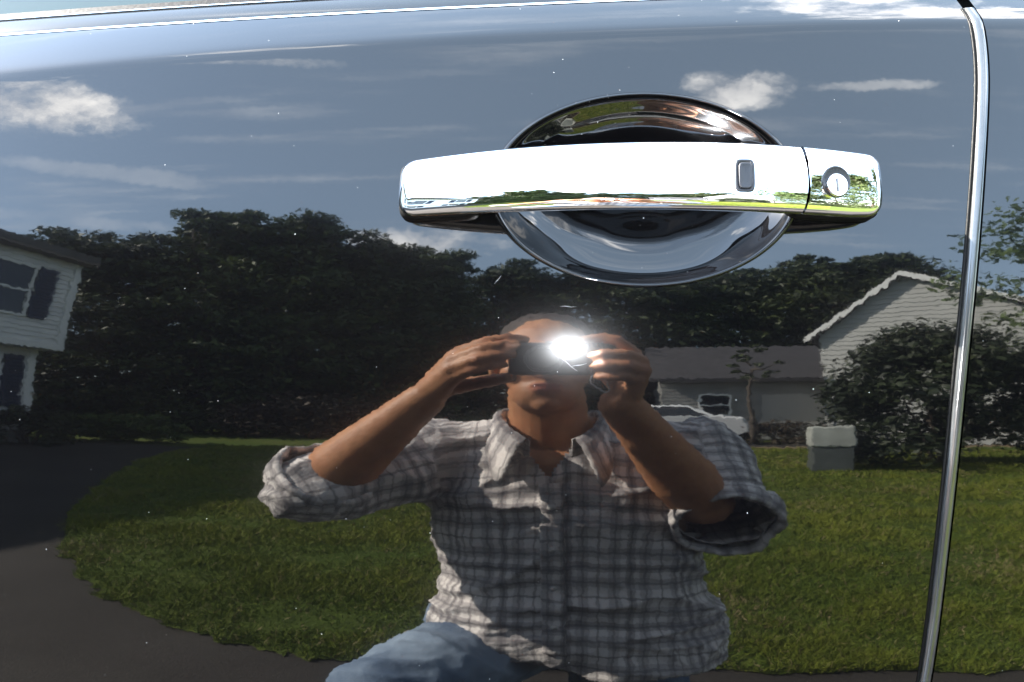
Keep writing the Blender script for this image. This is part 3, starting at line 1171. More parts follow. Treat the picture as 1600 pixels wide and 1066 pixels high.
def clapboards(mb, L, z0, z1, step, top=None, x0=0.0, y=0.0):
    """lapped boards along a wall, top(x)->clip height for gables"""
    k = 0
    z = z0
    while z < z1 - 1e-6:
        zt = min(z + step, z1)
        a, b = x0, x0 + L
        if top is not None:
            a, b = top((z + zt) / 2)
            if b <= a:
                break
        mb.add([(a, y + .018, z), (b, y + .018, z), (b, y + .002, zt), (a, y + .002, zt), (a, y, z), (b, y, z)],
               [(0, 1, 2, 3), (4, 5, 1, 0)])
        z = zt


def window_unit(house, x, z, w, h, y, shut=True, rows=2, cols=1):
    f = MB()
    b = 0.06
    f.box((x, y, z), (x + w, y + .04, z + b)); f.box((x, y, z + h - b), (x + w, y + .04, z + h))
    f.box((x, y, z + b), (x + b, y + .04, z + h - b)); f.box((x + w - b, y, z + b), (x + w, y + .04, z + h - b))
    f.box((x + b, y + .005, z + h / 2 - .025), (x + w - b, y + .035, z + h / 2 + .025))
    wo_ = f.build('window', 'trim_white', house)
    for k in range(2):
        g = MB()
        za = z + b if k == 0 else z + h / 2 + .025
        zb = z + h / 2 - .025 if k == 0 else z + h - b
        g.box((x + b, y + .008, za), (x + w - b, y + .014, zb))
        g.build('pane', 'winglass', wo_)
    if shut:
        for sx in (x - .42, x + w + .04):
            s_ = MB()
            s_.box((sx, y + .004, z), (sx + .38, y + .05, z + h))
            nsl = 14
            for k in range(nsl):
                zz_ = z + .06 + (h - .12) * k / nsl
                s_.add([(sx + .05, y + .052, zz_), (sx + .33, y + .052, zz_), (sx + .33, y + .066, zz_ + .05), (sx + .05, y + .066, zz_ + .05)], [(0, 1, 2, 3)])
            s_.build('shutter', 'shutter', house)


# white garrison house on the left: facade runs from a far corner towards the street-side viewer
hw = empty('house', (0, 0, 0), "white clapboard two-storey house with navy shutters and an overhanging upper floor", 'house')
hw.matrix_world = frame_mtx((-8.05, -10.0), (-0.17, 1.0))
HL = 12.0
sd = MB(); clapboards(sd, HL + .1, 0.35, 2.55, .125, y=0.0, x0=0.18)
sd.build('siding', 'siding_white', hw)['kind'] = 'stuff'
sd = MB(); clapboards(sd, HL, 2.66, 5.0, .125, y=0.36)
sd.build('siding', 'siding_white', hw)['kind'] = 'stuff'
b_ = MB(); b_.box((0.2, -8, 0.0), (HL, -.001, 2.56)); b_.build('lower_wall', 'siding_white', hw)
b_ = MB(); b_.box((0.02, -8, 2.56), (HL, .358, 5.0)); b_.build('upper_wall', 'siding_white', hw)
b_ = MB(); b_.box((0.0, -.02, 2.50), (HL, .40, 2.655)); b_.build('overhang_trim', 'trim_white', hw)
b_ = MB(); b_.box((-.02, .30, 2.66), (.13, .395, 5.0)); b_.build('corner_board', 'trim_white', hw)
b_ = MB(); b_.box((.17, -.05, .2), (.33, .035, 2.5)); b_.build('corner_board', 'trim_white', hw)
b_ = MB(); b_.box((.17, -.05, -.02), (HL, .03, .36)); b_.build('foundation', simple('concrete', (.2, .2, .19), .9, var=.2), hw)
b_ = MB()
b_.add([(-.12, .66, 4.98), (HL, .66, 4.98), (HL, -4, 6.0), (-.12, -4, 6.0), (-.12, .66, 5.16), (HL, .66, 5.16), (HL, -4, 6.2), (-.12, -4, 6.2), (-.12, -8.6, 4.98), (HL, -8.6, 4.98), (-.12, -8.6, 5.16), (HL, -8.6, 5.16)],
       [(0, 1, 2, 3), (4, 7, 6, 5), (0, 4, 5, 1), (0, 3, 7, 4), (3, 2, 9, 8), (7, 10, 11, 6), (3, 8, 10, 7), (8, 9, 11, 10)])
b_.build('roof', 'shingle', hw)
b_ = MB(); b_.box((-.1, .36, 4.93), (HL, .65, 4.975)); b_.build('soffit', 'soffit', hw)
b_ = MB(); b_.add([(0.02, .3, 5.0), (0.02, -8, 5.0), (0.02, -4, 5.95)], [(0, 1, 2)]); b_.build('gable_wall', 'siding_white', hw)
for x in (0.88, 3.9, 6.9):
    window_unit(hw, x, 3.25, 0.92, 1.35, 0.376)
for x in (0.84, 3.9, 6.9):
    window_unit(hw, x, 0.95, 0.92, 1.35, 0.018)

# pale gabled house on the right
gp = (5.85, -14.5)
hr = empty('house', (0, 0, 0), "pale grey gabled house rising behind the large bush", 'house')
hr.matrix_world = frame_mtx(gp, (-0.87, -0.5))
# local x runs right-to-left seen from the lawn, so build towards negative x
S0, SP, S1 = 0.0, 1.84, 5.2
HE, HP, HE1 = 3.9, 5.9, 3.9


def gclip(z):
    if z <= HE:
        return (-S1, -S0)
    xl = -(S0 + (z - HE) / (HP - HE) * (SP - S0))
    xr = -(S1 - max(0.0, (z - HE1)) / (HP - HE1) * (S1 - SP))
    return (xr, xl)


sd = MB(); clapboards(sd, 0, 0.3, 5.86, .16, top=gclip, y=0.0)
sd.build('gable_siding', 'siding_grey', hr)['kind'] = 'stuff'
b_ = MB()
b_.add([(0, -.01, 0), (0, -.01, HE), (-SP, -.01, HP), (-S1, -.01, HE1), (-S1, -.01, 0), (0, -9, 0), (0, -9, HE), (-SP, -9, HP), (-S1, -9, HE1), (-S1, -9, 0)],
       [(0, 1, 2, 3, 4), (5, 9, 8, 7, 6), (0, 5, 6, 1), (4, 3, 8, 9)])
b_.build('wall', 'siding_grey', hr)
b_ = MB()
o1, th = .22, .14
b_.add([(.25, o1, HE - .22), (-SP, o1, HP + .02), (-SP, -9.2, HP + .02), (.25, -9.2, HE - .22), (.25, o1, HE - .22 + th), (-SP, o1, HP + .02 + th), (-SP, -9.2, HP + .02 + th), (.25, -9.2, HE - .22 + th)],
       [(0, 1, 2, 3), (4, 7, 6, 5), (0, 4, 5, 1), (0, 3, 7, 4), (3, 2, 6, 7)])
b_.build('roof_slope', 'dark_shingle', hr)
b_ = MB()
b_.add([(-SP, o1, HP + .02), (-S1 - .3, o1, HE1 - .07), (-S1 - .3, -9.2, HE1 - .07), (-SP, -9.2, HP + .02), (-SP, o1, HP + .02 + th), (-S1 - .3, o1, HE1 - .07 + th), (-S1 - .3, -9.2, HE1 - .07 + th), (-SP, -9.2, HP + .02 + th)],
       [(0, 1, 2, 3), (4, 7, 6, 5), (0, 4, 5, 1), (1, 5, 6, 2), (3, 2, 6, 7)])
b_.build('roof_slope', 'dark_shingle', hr)
b_ = MB()
b_.add([(.27, o1 + .012, HE - .26), (-SP, o1 + .012, HP - .01), (-SP, o1 + .012, HP + .18), (.27, o1 + .012, HE - .07)], [(0, 1, 2, 3)])
b_.add([(-SP, o1 + .012, HP - .01), (-S1 - .3, o1 + .012, HE1 - .10), (-S1 - .3, o1 + .012, HE1 + .08), (-SP, o1 + .012, HP + .18)], [(0, 1, 2, 3)])
b_.build('rake_board', 'trim_white', hr)
window_unit(hr, -4.6, 1.0, 0.9, 1.3, .018, shut=False)

# low garage with a dark roof beside it
ga = empty('garage', (0, 0, 0), "low white garage with a dark roof left of the gabled house", 'garage')
ga.matrix_world = frame_mtx((7.2, -16.6), (-1.0, -0.12))
GL = 4.4
M['siding_shaded'] = simple('shaded_siding', (0.19, 0.19, 0.18), 0.7, var=.2, scale=2)  # white garage siding, its shade put into a darker colour
b_ = MB(); b_.box((0, -5, 0), (GL, 0, 2.45)); b_.build('wall', 'siding_shaded', ga)
sd = MB(); clapboards(sd, GL, 0.1, 2.4, .14, y=0.004); sd.build('siding', 'siding_shaded', ga)['kind'] = 'stuff'
b_ = MB()
b_.add([(-.3, .45, 2.40), (GL + .3, .45, 2.40), (GL + .3, -2.5, 4.15), (-.3, -2.5, 4.15), (-.3, .45, 2.55), (GL + .3, .45, 2.55), (GL + .3, -2.5, 4.32), (-.3, -2.5, 4.32), (-.3, -5.4, 2.4), (GL + .3, -5.4, 2.4)],
       [(0, 1, 2, 3), (4, 7, 6, 5), (0, 4, 5, 1), (1, 5, 6, 2), (3, 2, 9, 8), (6, 7, 8, 9)])
b_.build('roof', 'dark_shingle', ga)
b_ = MB(); b_.box((.5, .024, .05), (2.0, .05, 1.9)); b_.build('garage_door', simple('grey_door', (.28, .28, .27), .6), ga)
window_unit(ga, 2.7, 1.0, .8, .9, .022, shut=False)

# utility cabinet on the lawn
ub = empty('utility_box', polar(22.9, 7.85), "grey utility box with a pale lid standing on the lawn by the large bush", 'utility box')
ub.rotation_euler[2] = 0.25
o = MB().box((-.215, -.20, 0), (.215, .20, .43)).build('cabinet', simple('green_grey_metal', (.055, .062, .06), .6, var=.15), ub)
bevelled(o, .012)
o = MB().box((-.235, -.22, .432), (.235, .22, .80)).build('lid', simple('pale_metal', (.30, .31, .28), .7, var=.2, scale=5), ub)  # paler than the cabinet below, tone varied by noise
bevelled(o, .03, 3)

# white car parked in front of the garage
pc = empty('parked_car', polar(8.6, 15.6), "small white car parked in front of the garage", 'parked car')
pc.rotation_euler[2] = 0.15
prof_c = [(-2.05, .45), (-2.08, .72), (-1.9, .92), (-1.2, 1.0), (-.65, 1.38), (.75, 1.40), (1.35, 1.02), (1.95, .93), (2.08, .70), (2.05, .45), (1.75, .32), (-1.75, .32)]
V, F = [], []
for yy, sh_ in ((-.86, .0), (-.80, .03), (.80, .03), (.86, 0)):
    for x, z in prof_c:
        V.append((x * (.97 if abs(yy) > .82 else 1), yy * (1 if z < 1.05 else .82), z - (0.02 if abs(yy) > .82 else 0)))
n = len(prof_c)
for j in range(3):
    for k in range(n):
        F.append((j * n + k, j * n + (k + 1) % n, (j + 1) * n + (k + 1) % n, (j + 1) * n + k))
F.append(tuple(range(n))[::-1]); F.append(tuple(3 * n + k for k in range(n)))
o = mesh('body', V, F, simple('white_car_paint', (.62, .62, .62), .25), pc, False)
bevelled(o, .05, 3)
o = MB().add([(-1.08, -.79, 1.04), (.0, -.84, 1.04), (0, -.73, 1.34), (-.60, -.73, 1.33)], [(0, 1, 2, 3)]).add([(.06, -.84, 1.04), (1.18, -.79, 1.04), (.72, -.73, 1.34), (.06, -.73, 1.34)], [(0, 1, 2, 3)])
o = MB().add([(-1.08, .873, 1.0), (.0, .873, 1.0), (0, .75, 1.34), (-.60, .75, 1.33)], [(0, 1, 2, 3)]).add([(.06, .873, 1.0), (1.18, .873, 1.0), (.72, .75, 1.34), (.06, .75, 1.34)], [(0, 1, 2, 3)]).build('side_window', 'winglass', pc)
for x in (-1.3, 1.3):
    for yy in (-.80, .80):
        w_ = MB()
        pts = [(x, yy - .1, .31), (x, yy + .1, .31)]
        w_.tube(pts, [.31, .31], 20)
        wh = w_.build('wheel', 'rubber', pc)
        MB().tube([(x, yy - .112, .31), (x, yy + .112, .31)], [.18, .18], 14).build('rim', 'guard', wh)
# ================================================================== PHOTOGRAPHER
def skin_material():
    m, t, p = mat('skin')
    at = t.n('ShaderNodeAttribute', attribute_name='tone')
    tcn = t.n('ShaderNodeTexCoord')
    nz = t.ramp(t.noise(tcn.outputs['Object'], 38, 4, 0.6), 0.3, 0.7)
    c = t.mix(nz, (0.37, 0.165, 0.078), (0.49, 0.235, 0.115))
    blot = t.ramp(t.noise(tcn.outputs['Object'], 14, 3, 0.6), 0.4, 0.75)
    c = t.mix(t.math('MULTIPLY', blot, 0.35), c, (0.42, 0.14, 0.08))
    hairs = t.ramp(t.noise(t.vm('MULTIPLY', tcn.outputs['Object'], (420, 90, 160)), 1.0, 3, 0.7), 0.56, 0.70)
    c = t.mix(t.math('MULTIPLY', hairs, 0.38), c, (0.12, 0.06, 0.035))
    sc = t.n('ShaderNodeSeparateColor', ins={0: at.outputs['Color']})
    c = t.mix(sc.outputs[0], c, (0.30, 0.085, 0.07))      # lips, knuckles
    c = t.mix(sc.outputs[1], c, (0.09, 0.055, 0.04))      # stubble, brows
    t.set(p.inputs['Base Color'], c)
    p.inputs['Roughness'].default_value = 0.5
    p.inputs['Specular IOR Level'].default_value = 0.35
    p.inputs['Subsurface Weight'].default_value = 0.08
    p.inputs['Subsurface Radius'].default_value = (0.01, 0.004, 0.002)
    b = t.n('ShaderNodeBump', ins={'Strength': 0.5, 'Distance': 0.0012, 'Height': t.noise(tcn.outputs['Object'], 260, 4, 0.6)})
    t.set(p.inputs['Normal'], b.outputs[0])
    return m


def shirt_material():
    m, t, p = mat('plaid_cotton')
    uv = t.n('ShaderNodeAttribute', attribute_name='weave').outputs['Vector']
    tcn = t.n('ShaderNodeTexCoord')
    wob = t.noise(tcn.outputs['Object'], 26, 3, 0.5, 'Color')
    uv = t.vm('ADD', uv, t.vm('SCALE', t.vm('SUBTRACT', wob, (.5, .5, .5)), scale=0.010))
    sp = t.n('ShaderNodeSeparateXYZ', ins={0: uv})

    def stripe(c, period, width, off):
        f = t.math('FRACT', t.math('ADD', t.math('DIVIDE', c, period), off))
        d = t.math('MULTIPLY', t.math('ABSOLUTE', t.math('SUBTRACT', f, 0.5)), period)
        nd = t.n('ShaderNodeMapRange', interpolation_type='SMOOTHSTEP', ins={0: d, 1: width * 0.5 + 0.0005, 2: width * 0.5 - 0.0005})
        return nd.outputs[0]

    col_ = (0.68, 0.635, 0.60)
    c = None
    for ax in (0, 1):
        s_ = sp.outputs[ax] if ax == 0 else t.math('MULTIPLY', sp.outputs[ax], 0.70)
        for period, width, off, strength, colr in ((0.0220, 0.0034, 0.0, 0.52, (0.06, 0.055, 0.065)), (0.0440, 0.0160, 0.25, 0.44, (0.16, 0.15, 0.16)), (0.088, 0.0120, 0.12, 0.50, (0.085, 0.078, 0.09))):
            k = t.math('MULTIPLY', stripe(s_, period, width, off), strength)
            c = t.mix(k, c if c is not None else col_, colr)
    t.set(p.inputs['Base Color'], c)
    p.inputs['Roughness'].default_value = 0.85
    p.inputs['Specular IOR Level'].default_value = 0.15
    h = t.math('ADD', t.noise(tcn.outputs['Object'], 55, 5, 0.6), t.math('MULTIPLY', t.noise(tcn.outputs['Object'], 900, 2, .5), .05))
    b = t.n('ShaderNodeBump', ins={'Strength': 0.8, 'Distance': 0.0045, 'Height': h})
    t.set(p.inputs['Normal'], b.outputs[0])
    return m


def denim_material():
    m, t, p = mat('denim')
    tcn = t.n('ShaderNodeTexCoord'); ob = tcn.outputs['Object']
    f = t.ramp(t.noise(ob, 9, 5, 0.6), 0.32, 0.68)
    g = t.noise(ob, 700, 2, 0.6)
    c = t.mix(f, (0.070, 0.105, 0.165), (0.22, 0.28, 0.355))
    c = t.mix(t.ramp(g, .5, .8), c, (0.25, 0.30, 0.37))
    t.set(p.inputs['Base Color'], c)
    p.inputs['Roughness'].default_value = 0.85
    p.inputs['Specular IOR Level'].default_value = 0.15
    b = t.n('ShaderNodeBump', ins={'Strength': 0.7, 'Distance': 0.0025, 'Height': t.noise(ob, 60, 5, .6)})
    t.set(p.inputs['Normal'], b.outputs[0])
    return m


M['skin'] = skin_material()
M['shirt'] = shirt_material()
M['denim'] = denim_material()
M['hair'] = simple('dark_brown_hair', (0.035, 0.022, 0.015), 0.6, var=0.4, scale=120, bump=0.002, bscale=300)
M['shoe'] = simple('dark_leather', (0.03, 0.024, 0.02), 0.5)


class Blob:
    """overlapping rounded shapes that are fused into one continuous surface"""
    def __init__(s):
        s.bm = bmesh.new()

    def ell(s, c, r, rot=None):
        mt = Matrix.Translation(c)
        if rot is not None:
            mt = mt @ rot
        mt = mt @ Matrix.Diagonal((*r, 1))
        bmesh.ops.create_icosphere(s.bm, subdivisions=3, radius=1, matrix=mt)

    def cap(s, a, b, ra, rb, flat=1.0, axis=None):
        a, b = Vector(a), Vector(b)
        d = b - a
        L = d.length
        q = d.to_track_quat('Z', 'Y').to_matrix().to_4x4()
        for c, r in ((a, ra), (b, rb)):
            bmesh.ops.create_icosphere(s.bm, subdivisions=3, radius=r, matrix=Matrix.Translation(c))
        bmesh.ops.create_cone(s.bm, cap_ends=True, segments=24, radius1=ra, radius2=rb, depth=L, matrix=Matrix.Translation((a + b) / 2) @ q)

    def chain(s, pts, rad):
        for i in range(len(pts) - 1):
            s.cap(pts[i], pts[i + 1], rad[i], rad[i + 1])

    def loft(s, rings, n=40, power=0.85):
        prev = None
        for (cx, cy, cz, a, b) in rings:
            vs_ = []
            for k in range(n):
                t = 2 * math.pi * k / n
                ct, st = math.cos(t), math.sin(t)
                vs_.append(s.bm.verts.new((cx + a * math.copysign(abs(ct) ** power, ct), cy + b * math.copysign(abs(st) ** power, st), cz)))
            if prev:
                for k in range(n):
                    s.bm.faces.new((prev[k], prev[(k + 1) % n], vs_[(k + 1) % n], vs_[k]))
            else:
                s.bm.faces.new(vs_[::-1])
            prev = vs_
        s.bm.faces.new(prev)

    def fuse(s, name, voxel, smooth=4):
        me = bpy.data.meshes.new(name + '_raw')
        bmesh.ops.recalc_face_normals(s.bm, faces=s.bm.faces)
        s.bm.to_mesh(me); s.bm.free()
        o = bpy.data.objects.new(name + '_raw', me)
        COL.objects.link(o)
        md = o.modifiers.new('fuse', 'REMESH')
        md.mode = 'VOXEL'
        md.voxel_size = voxel
        md.use_smooth_shade = True
        dg = bpy.context.evaluated_depsgraph_get()
        dg.update()
        out = bpy.data.meshes.new_from_object(o.evaluated_get(dg))
        bpy.data.objects.remove(o)
        bpy.data.meshes.remove(me)
        out.name = name
        smooth_mesh(out, smooth)
        return out


def co_of(me):
    a = np.zeros(len(me.vertices) * 3, np.float32)
    me.vertices.foreach_get('co', a)
    return a.reshape(-1, 3).astype(float)


def set_co(me, c):
    me.vertices.foreach_set('co', np.ascontiguousarray(c, np.float32).reshape(-1))
    me.update()


def smooth_mesh(me, it, lam=0.5):
    c = co_of(me)
    e = np.zeros(len(me.edges) * 2, np.int32)
    me.edges.foreach_get('vertices', e)
    e = e.reshape(-1, 2)
    deg = np.bincount(e.ravel(), minlength=len(c)).astype(float)[:, None]
    for _ in range(it):
        acc = np.zeros_like(c)
        for k in range(3):
            acc[:, k] = np.bincount(e[:, 0], c[e[:, 1], k], len(c)) + np.bincount(e[:, 1], c[e[:, 0], k], len(c))
        c = c + lam * (acc / np.maximum(deg, 1) - c)
    set_co(me, c)


def normals_of(me):
    a = np.zeros(len(me.vertices) * 3, np.float32)
    me.vertex_normals.foreach_get('vector', a)
    return a.reshape(-1, 3).astype(float)


def nz3(P, s, off=0.0):
    return np.array([noise.noise(Vector((p[0] * s[0] + off, p[1] * s[1] + off * .7, p[2] * s[2] - off))) for p in P])


def seg_param(P, a, b):
    a, b = np.array(a, float), np.array(b, float)
    d = b - a
    t = np.clip(((P - a) @ d) / (d @ d), 0, 1)
    q = a + t[:, None] * d
    return t, np.linalg.norm(P - q, axis=1), q


person = empty('person', (0.04, -0.72, 0.0), "person in a plaid shirt and jeans crouching to photograph the car door", 'person')
PINV = Matrix.Translation((-0.04, 0.72, 0.0))

# joints (world metres)
SH_L, EL_L, WR_L = (-0.150, -0.745, 0.885), (-0.300, -0.575, 0.838), (-0.150, -0.512, 1.005)
SH_R, EL_R, WR_R = (0.232, -0.745, 0.890), (0.222, -0.632, 0.805), (0.094, -0.508, 1.002)
HANDS = {
    'l': dict(wrist=WR_L, palm=[(-.104, -.490, 1.087), (-.108, -.482, 1.073), (-.110, -.478, 1.058), (-.109, -.480, 1.043)],
              fingers=[[(-.104, -.490, 1.087), (-.068, -.481, 1.107), (-.043, -.484, 1.114), (-.022, -.488, 1.111)],
                       [(-.108, -.482, 1.073), (-.071, -.464, 1.091), (-.048, -.463, 1.098), (-.033, -.474, 1.099)],
                       [(-.110, -.478, 1.058), (-.076, -.458, 1.073), (-.052, -.459, 1.080), (-.037, -.471, 1.082)],
                       [(-.109, -.480, 1.043), (-.081, -.462, 1.055), (-.060, -.462, 1.062), (-.046, -.473, 1.065)]],
              thumb=[(-.126, -.520, 1.028), (-.090, -.524, 1.036), (-.062, -.512, 1.043), (-.040, -.492, 1.046)]),
    'r': dict(wrist=WR_R, palm=[(.108, -.490, 1.087), (.115, -.482, 1.073), (.116, -.478, 1.058), (.111, -.480, 1.043)],
              fingers=[[(.108, -.490, 1.087), (.088, -.481, 1.110), (.066, -.486, 1.115), (.046, -.492, 1.111)],
                       [(.115, -.482, 1.073), (.096, -.457, 1.082), (.072, -.458, 1.083), (.058, -.471, 1.081)],
                       [(.116, -.478, 1.058), (.096, -.454, 1.064), (.073, -.456, 1.064), (.060, -.469, 1.063)],
                       [(.111, -.480, 1.043), (.092, -.460, 1.046), (.074, -.463, 1.045), (.063, -.473, 1.046)]],
              thumb=[(.098, -.520, 1.030), (.084, -.525, 1.050), (.062, -.517, 1.064), (.040, -.508, 1.068)]),
}
FR = [0.0098, 0.0088, 0.0080, 0.0070]

bl = Blob()
# head: cranium, face, jaw, nose, brow, lips, ears, neck
hx = 0.004
bl.ell((hx, -.712, 1.118), (.076, .094, .089))
bl.ell((hx, -.672, 1.085), (.064, .062, .085))
bl.ell((hx, -.660, 1.030), (.052, .052, .046))
bl.ell((hx, -.628, 1.006), (.022, .020, .018))
bl.cap((hx, -.612, 1.105), (hx, -.592, 1.066), .009, .014)
bl.ell((hx - .012, -.602, 1.064), (.010, .010, .008)); bl.ell((hx + .012, -.602, 1.064), (.010, .010, .008))
bl.ell((hx, -.620, 1.121), (.044, .014, .010))
bl.ell((hx, -.610, 1.043), (.024, .010, .006)); bl.ell((hx, -.611, 1.033), (.021, .010, .007))
for s_ in (-1, 1):
    bl.ell((hx + s_ * .078, -.705, 1.095), (.010, .020, .032))
    bl.ell((hx + s_ * .045, -.645, 1.070), (.020, .022, .020))
bl.cap((hx, -.705, 1.03), (.012, -.745, .90), .058, .064)
bl.cap((.012, -.755, .945), SH_L, .05, .05); bl.cap((.012, -.755, .945), SH_R, .05, .05)
bl.loft([(.035, -.745, .92, .13, .06), (.035, -.745, .88, .175, .088), (.037, -.735, .80, .182, .100), (.04, -.728, .70, .178, .100), (.045, -.72, .60, .175, .100), (.055, -.71, .47, .185, .11)])
for sh, el, wr in ((SH_L, EL_L, WR_L), (SH_R, EL_R, WR_R)):
    bl.cap(sh, el, .055, .046)
    e, w = Vector(el), Vector(wr)
    bl.chain([e, e.lerp(w, .28), e.lerp(w, .62), w], [.044, .049, .039, .0285])
    # a wrist is wider than deep
for h_ in HANDS.values():
    w = Vector(h_['wrist'])
    for k, kn in enumerate(h_['palm']):
        bl.cap(w.lerp(Vector(kn), .08), kn, .0225, .0125)
    bl.cap(w, h_['thumb'][0], .022, .018)
    bl.cap(h_['thumb'][0], h_['palm'][1], .017, .012)
    for k, f_ in enumerate(h_['fingers']):
        s_ = (1.0, 1.03, 0.98, 0.86)[k]
        bl.chain(f_, [r_ * s_ for r_ in (.0112, .0092, .0084, .0072)])
        bl.ell(f_[0], (.0125, .0125, .0125))
    bl.chain(h_['thumb'], [.0165, .0128, .0112, .0088])
body_me = bl.fuse('body', 0.0030, 4)
C = co_of(body_me)
# tone: lips, stubble, brows, reddish knuckles
tone = np.zeros((len(C), 4), np.float32)
lip = np.exp(-(((C[:, 0] - hx) / .022) ** 4 + ((C[:, 2] - 1.038) / .0095) ** 4)) * (C[:, 1] > -.63)
stub = np.clip(1 - np.hypot((C[:, 0] - hx) / .075, (C[:, 2] - 1.02) / .052), 0, 1) * (C[:, 1] > -.70) * .5
brow = np.exp(-(((np.abs(C[:, 0] - hx) - .032) / .020) ** 4 + ((C[:, 2] - 1.124) / .006) ** 4)) * (C[:, 1] > -.66)
tone[:, 0] = lip
for h_ in HANDS.values():
    for f_ in h_['fingers']:
        for kn in f_[:3]:
            tone[:, 0] = np.maximum(tone[:, 0], .35 * np.exp(-(np.linalg.norm(C - np.array(kn), axis=1) / .010) ** 2))
tone[:, 1] = np.clip(brow * .85 + stub * (1 - lip), 0, 1)
tone[:, 3] = 1
ca = body_me.color_attributes.new('tone', 'FLOAT_COLOR', 'POINT')
ca.data.foreach_set('color', tone.reshape(-1))
body_me.materials.append(M['skin'])
body_me.transform(PINV)
body = link('body', body_me, person)

# hair: short cap on the crown and sides
bl = Blob()
bl.ell((hx, -.722, 1.138), (.0790, .088, .078))
bl.ell((hx, -.752, 1.100), (.078, .066, .082))
hair_me = bl.fuse('hair', 0.0035, 3)
hc = co_of(hair_me)
hn = normals_of(hair_me)
set_co(hair_me, hc + hn * (nz3(hc, (90, 90, 60))[:, None] * .0022))
hair_me.materials.append(M['hair'])
hair_me.transform(PINV)
link('hair', hair_me, person)


# ---------------------------------------------------------------- shirt
def v_neck(P):
    """inside the open collar: a V down the front and the neck hole"""
    z0, z1 = 0.855, 0.965
    w = (P[:, 2] - z0) / (z1 - z0) * 0.062
    v = (P[:, 1] > -.735) & (P[:, 2] > z0) & (np.abs(P[:, 0] - .006) < w)
    hole = (np.hypot((P[:, 0] - .010) / .082, (P[:, 1] + .742) / .082) < 1) & (P[:, 2] > .925)
    return v | hole


bl = Blob()
TOR = [(.064, -.704, .395, .236, .150), (.058, -.708, .462, .232, .142), (.056, -.708, .485, .226, .140), (.050, -.712, .55, .208, .128), (.044, -.718, .62, .200, .122), (.040, -.725, .70, .203, .122),
       (.037, -.732, .78, .206, .122), (.035, -.738, .84, .204, .116), (.035, -.742, .89, .188, .102), (.034, -.745, .925, .155, .082), (.032, -.748, .95, .10, .068)]
bl.loft(TOR)
bl.cap((.012, -.750, .915), SH_L, .070, .074); bl.cap((.012, -.750, .920), SH_R, .070, .076)
CU_L = Vector(EL_L) + (Vector(EL_L) - Vector(SH_L)).normalized() * .008
CU_R = Vector((.252, -.645, .788))
bl.cap(SH_L, CU_L, .082, .068)
bl.cap(SH_R, CU_R, .084, .074)
shirt_me = bl.fuse('shirt', 0.0042, 7)
C = co_of(shirt_me)
tL, dL, _ = seg_param(C, SH_L, CU_L)
tR, dR, _ = seg_param(C, SH_R, CU_R)
tor_d = np.hypot((C[:, 0] - .037) / .20, (C[:, 1] + .735) / .115)
onL = (C[:, 0] < -.150 - .10 * (C[:, 2] - .87)) & (dL < .11) & (C[:, 2] > .74)
onR = (C[:, 0] > .225 + .05 * (C[:, 2] - .87)) & (dR < .12) & (C[:, 2] > .69)
# cloth folds: stretched ridged noise, drag lines fanning from the raised arms
N = normals_of(shirt_me)


def ridged(P, s, off):
    return (1 - np.abs(nz3(P, s, off)) * 2.2) ** 2


tw = C.copy()
tw[:, 2] += .35 * np.abs(C[:, 0] - .04)          # folds climb towards the armpits
f1 = ridged(tw, (5, 5, 11), 2.0)
f2 = ridged(tw, (11, 11, 21), 7.0)
f3 = nz3(C, (42, 42, 55), 4.0)
arm = (onL | onR)
fold = np.clip(f1, -.5, 1) * .014 + np.clip(f2, -.5, 1) * .0055 + f3 * .0011
low = np.exp(-((C[:, 2] - .53) / .05) ** 2)
fold += low * .014 * (np.clip(ridged(C, (4, 4, 22), 11.0), -.4, 1))
fold[arm] *= .9
# loose placket and pocket bumps
pk = np.exp(-((C[:, 0] - .012 - .02 * (.85 - C[:, 2])) / .017) ** 6) * (C[:, 1] > -.70) * (C[:, 2] < .86)
fold += pk * .0030
for px_ in (-.072, .125):
    rect = np.exp(-(((C[:, 0] - px_) / .052) ** 10 + ((C[:, 2] - .765) / .058) ** 10)) * (C[:, 1] > -.70)
    flap = np.exp(-(((C[:, 0] - px_) / .054) ** 10 + ((C[:, 2] - .808) / .020) ** 10)) * (C[:, 1] > -.70)
    fold += rect * .0028 + flap * .0030
C2 = C + N * (fold - .004)[:, None]
set_co(shirt_me, C2)
# weave coordinates follow each panel of cloth
weave = np.zeros((len(C), 3), np.float32)
weave[:, 0] = C[:, 0] + .9 * (C[:, 1] + .62) * np.sign(C[:, 0] - .04) * -1 * (np.abs(C[:, 0] - .04) > .15)
weave[:, 1] = C[:, 2] + .10 * np.abs(C[:, 0] - .04)
for on, a, b, tt_ in ((onL, SH_L, CU_L, tL), (onR, SH_R, CU_R, tR)):
    A_, B_ = np.array(a, float), np.array(b, float)
    d = B_ - A_; L_ = np.linalg.norm(d); d /= L_
    u_ = np.cross(d, (0, 0, 1.0)); u_ /= np.linalg.norm(u_); v_ = np.cross(d, u_)
    rel = C - A_
    ang = np.arctan2(rel @ v_, rel @ u_)
    weave[on, 0] = (rel @ d)[on]
    weave[on, 1] = (ang * .075)[on]
at = shirt_me.attributes.new('weave', 'FLOAT_VECTOR', 'POINT')
at.data.foreach_set('vector', weave.reshape(-1))
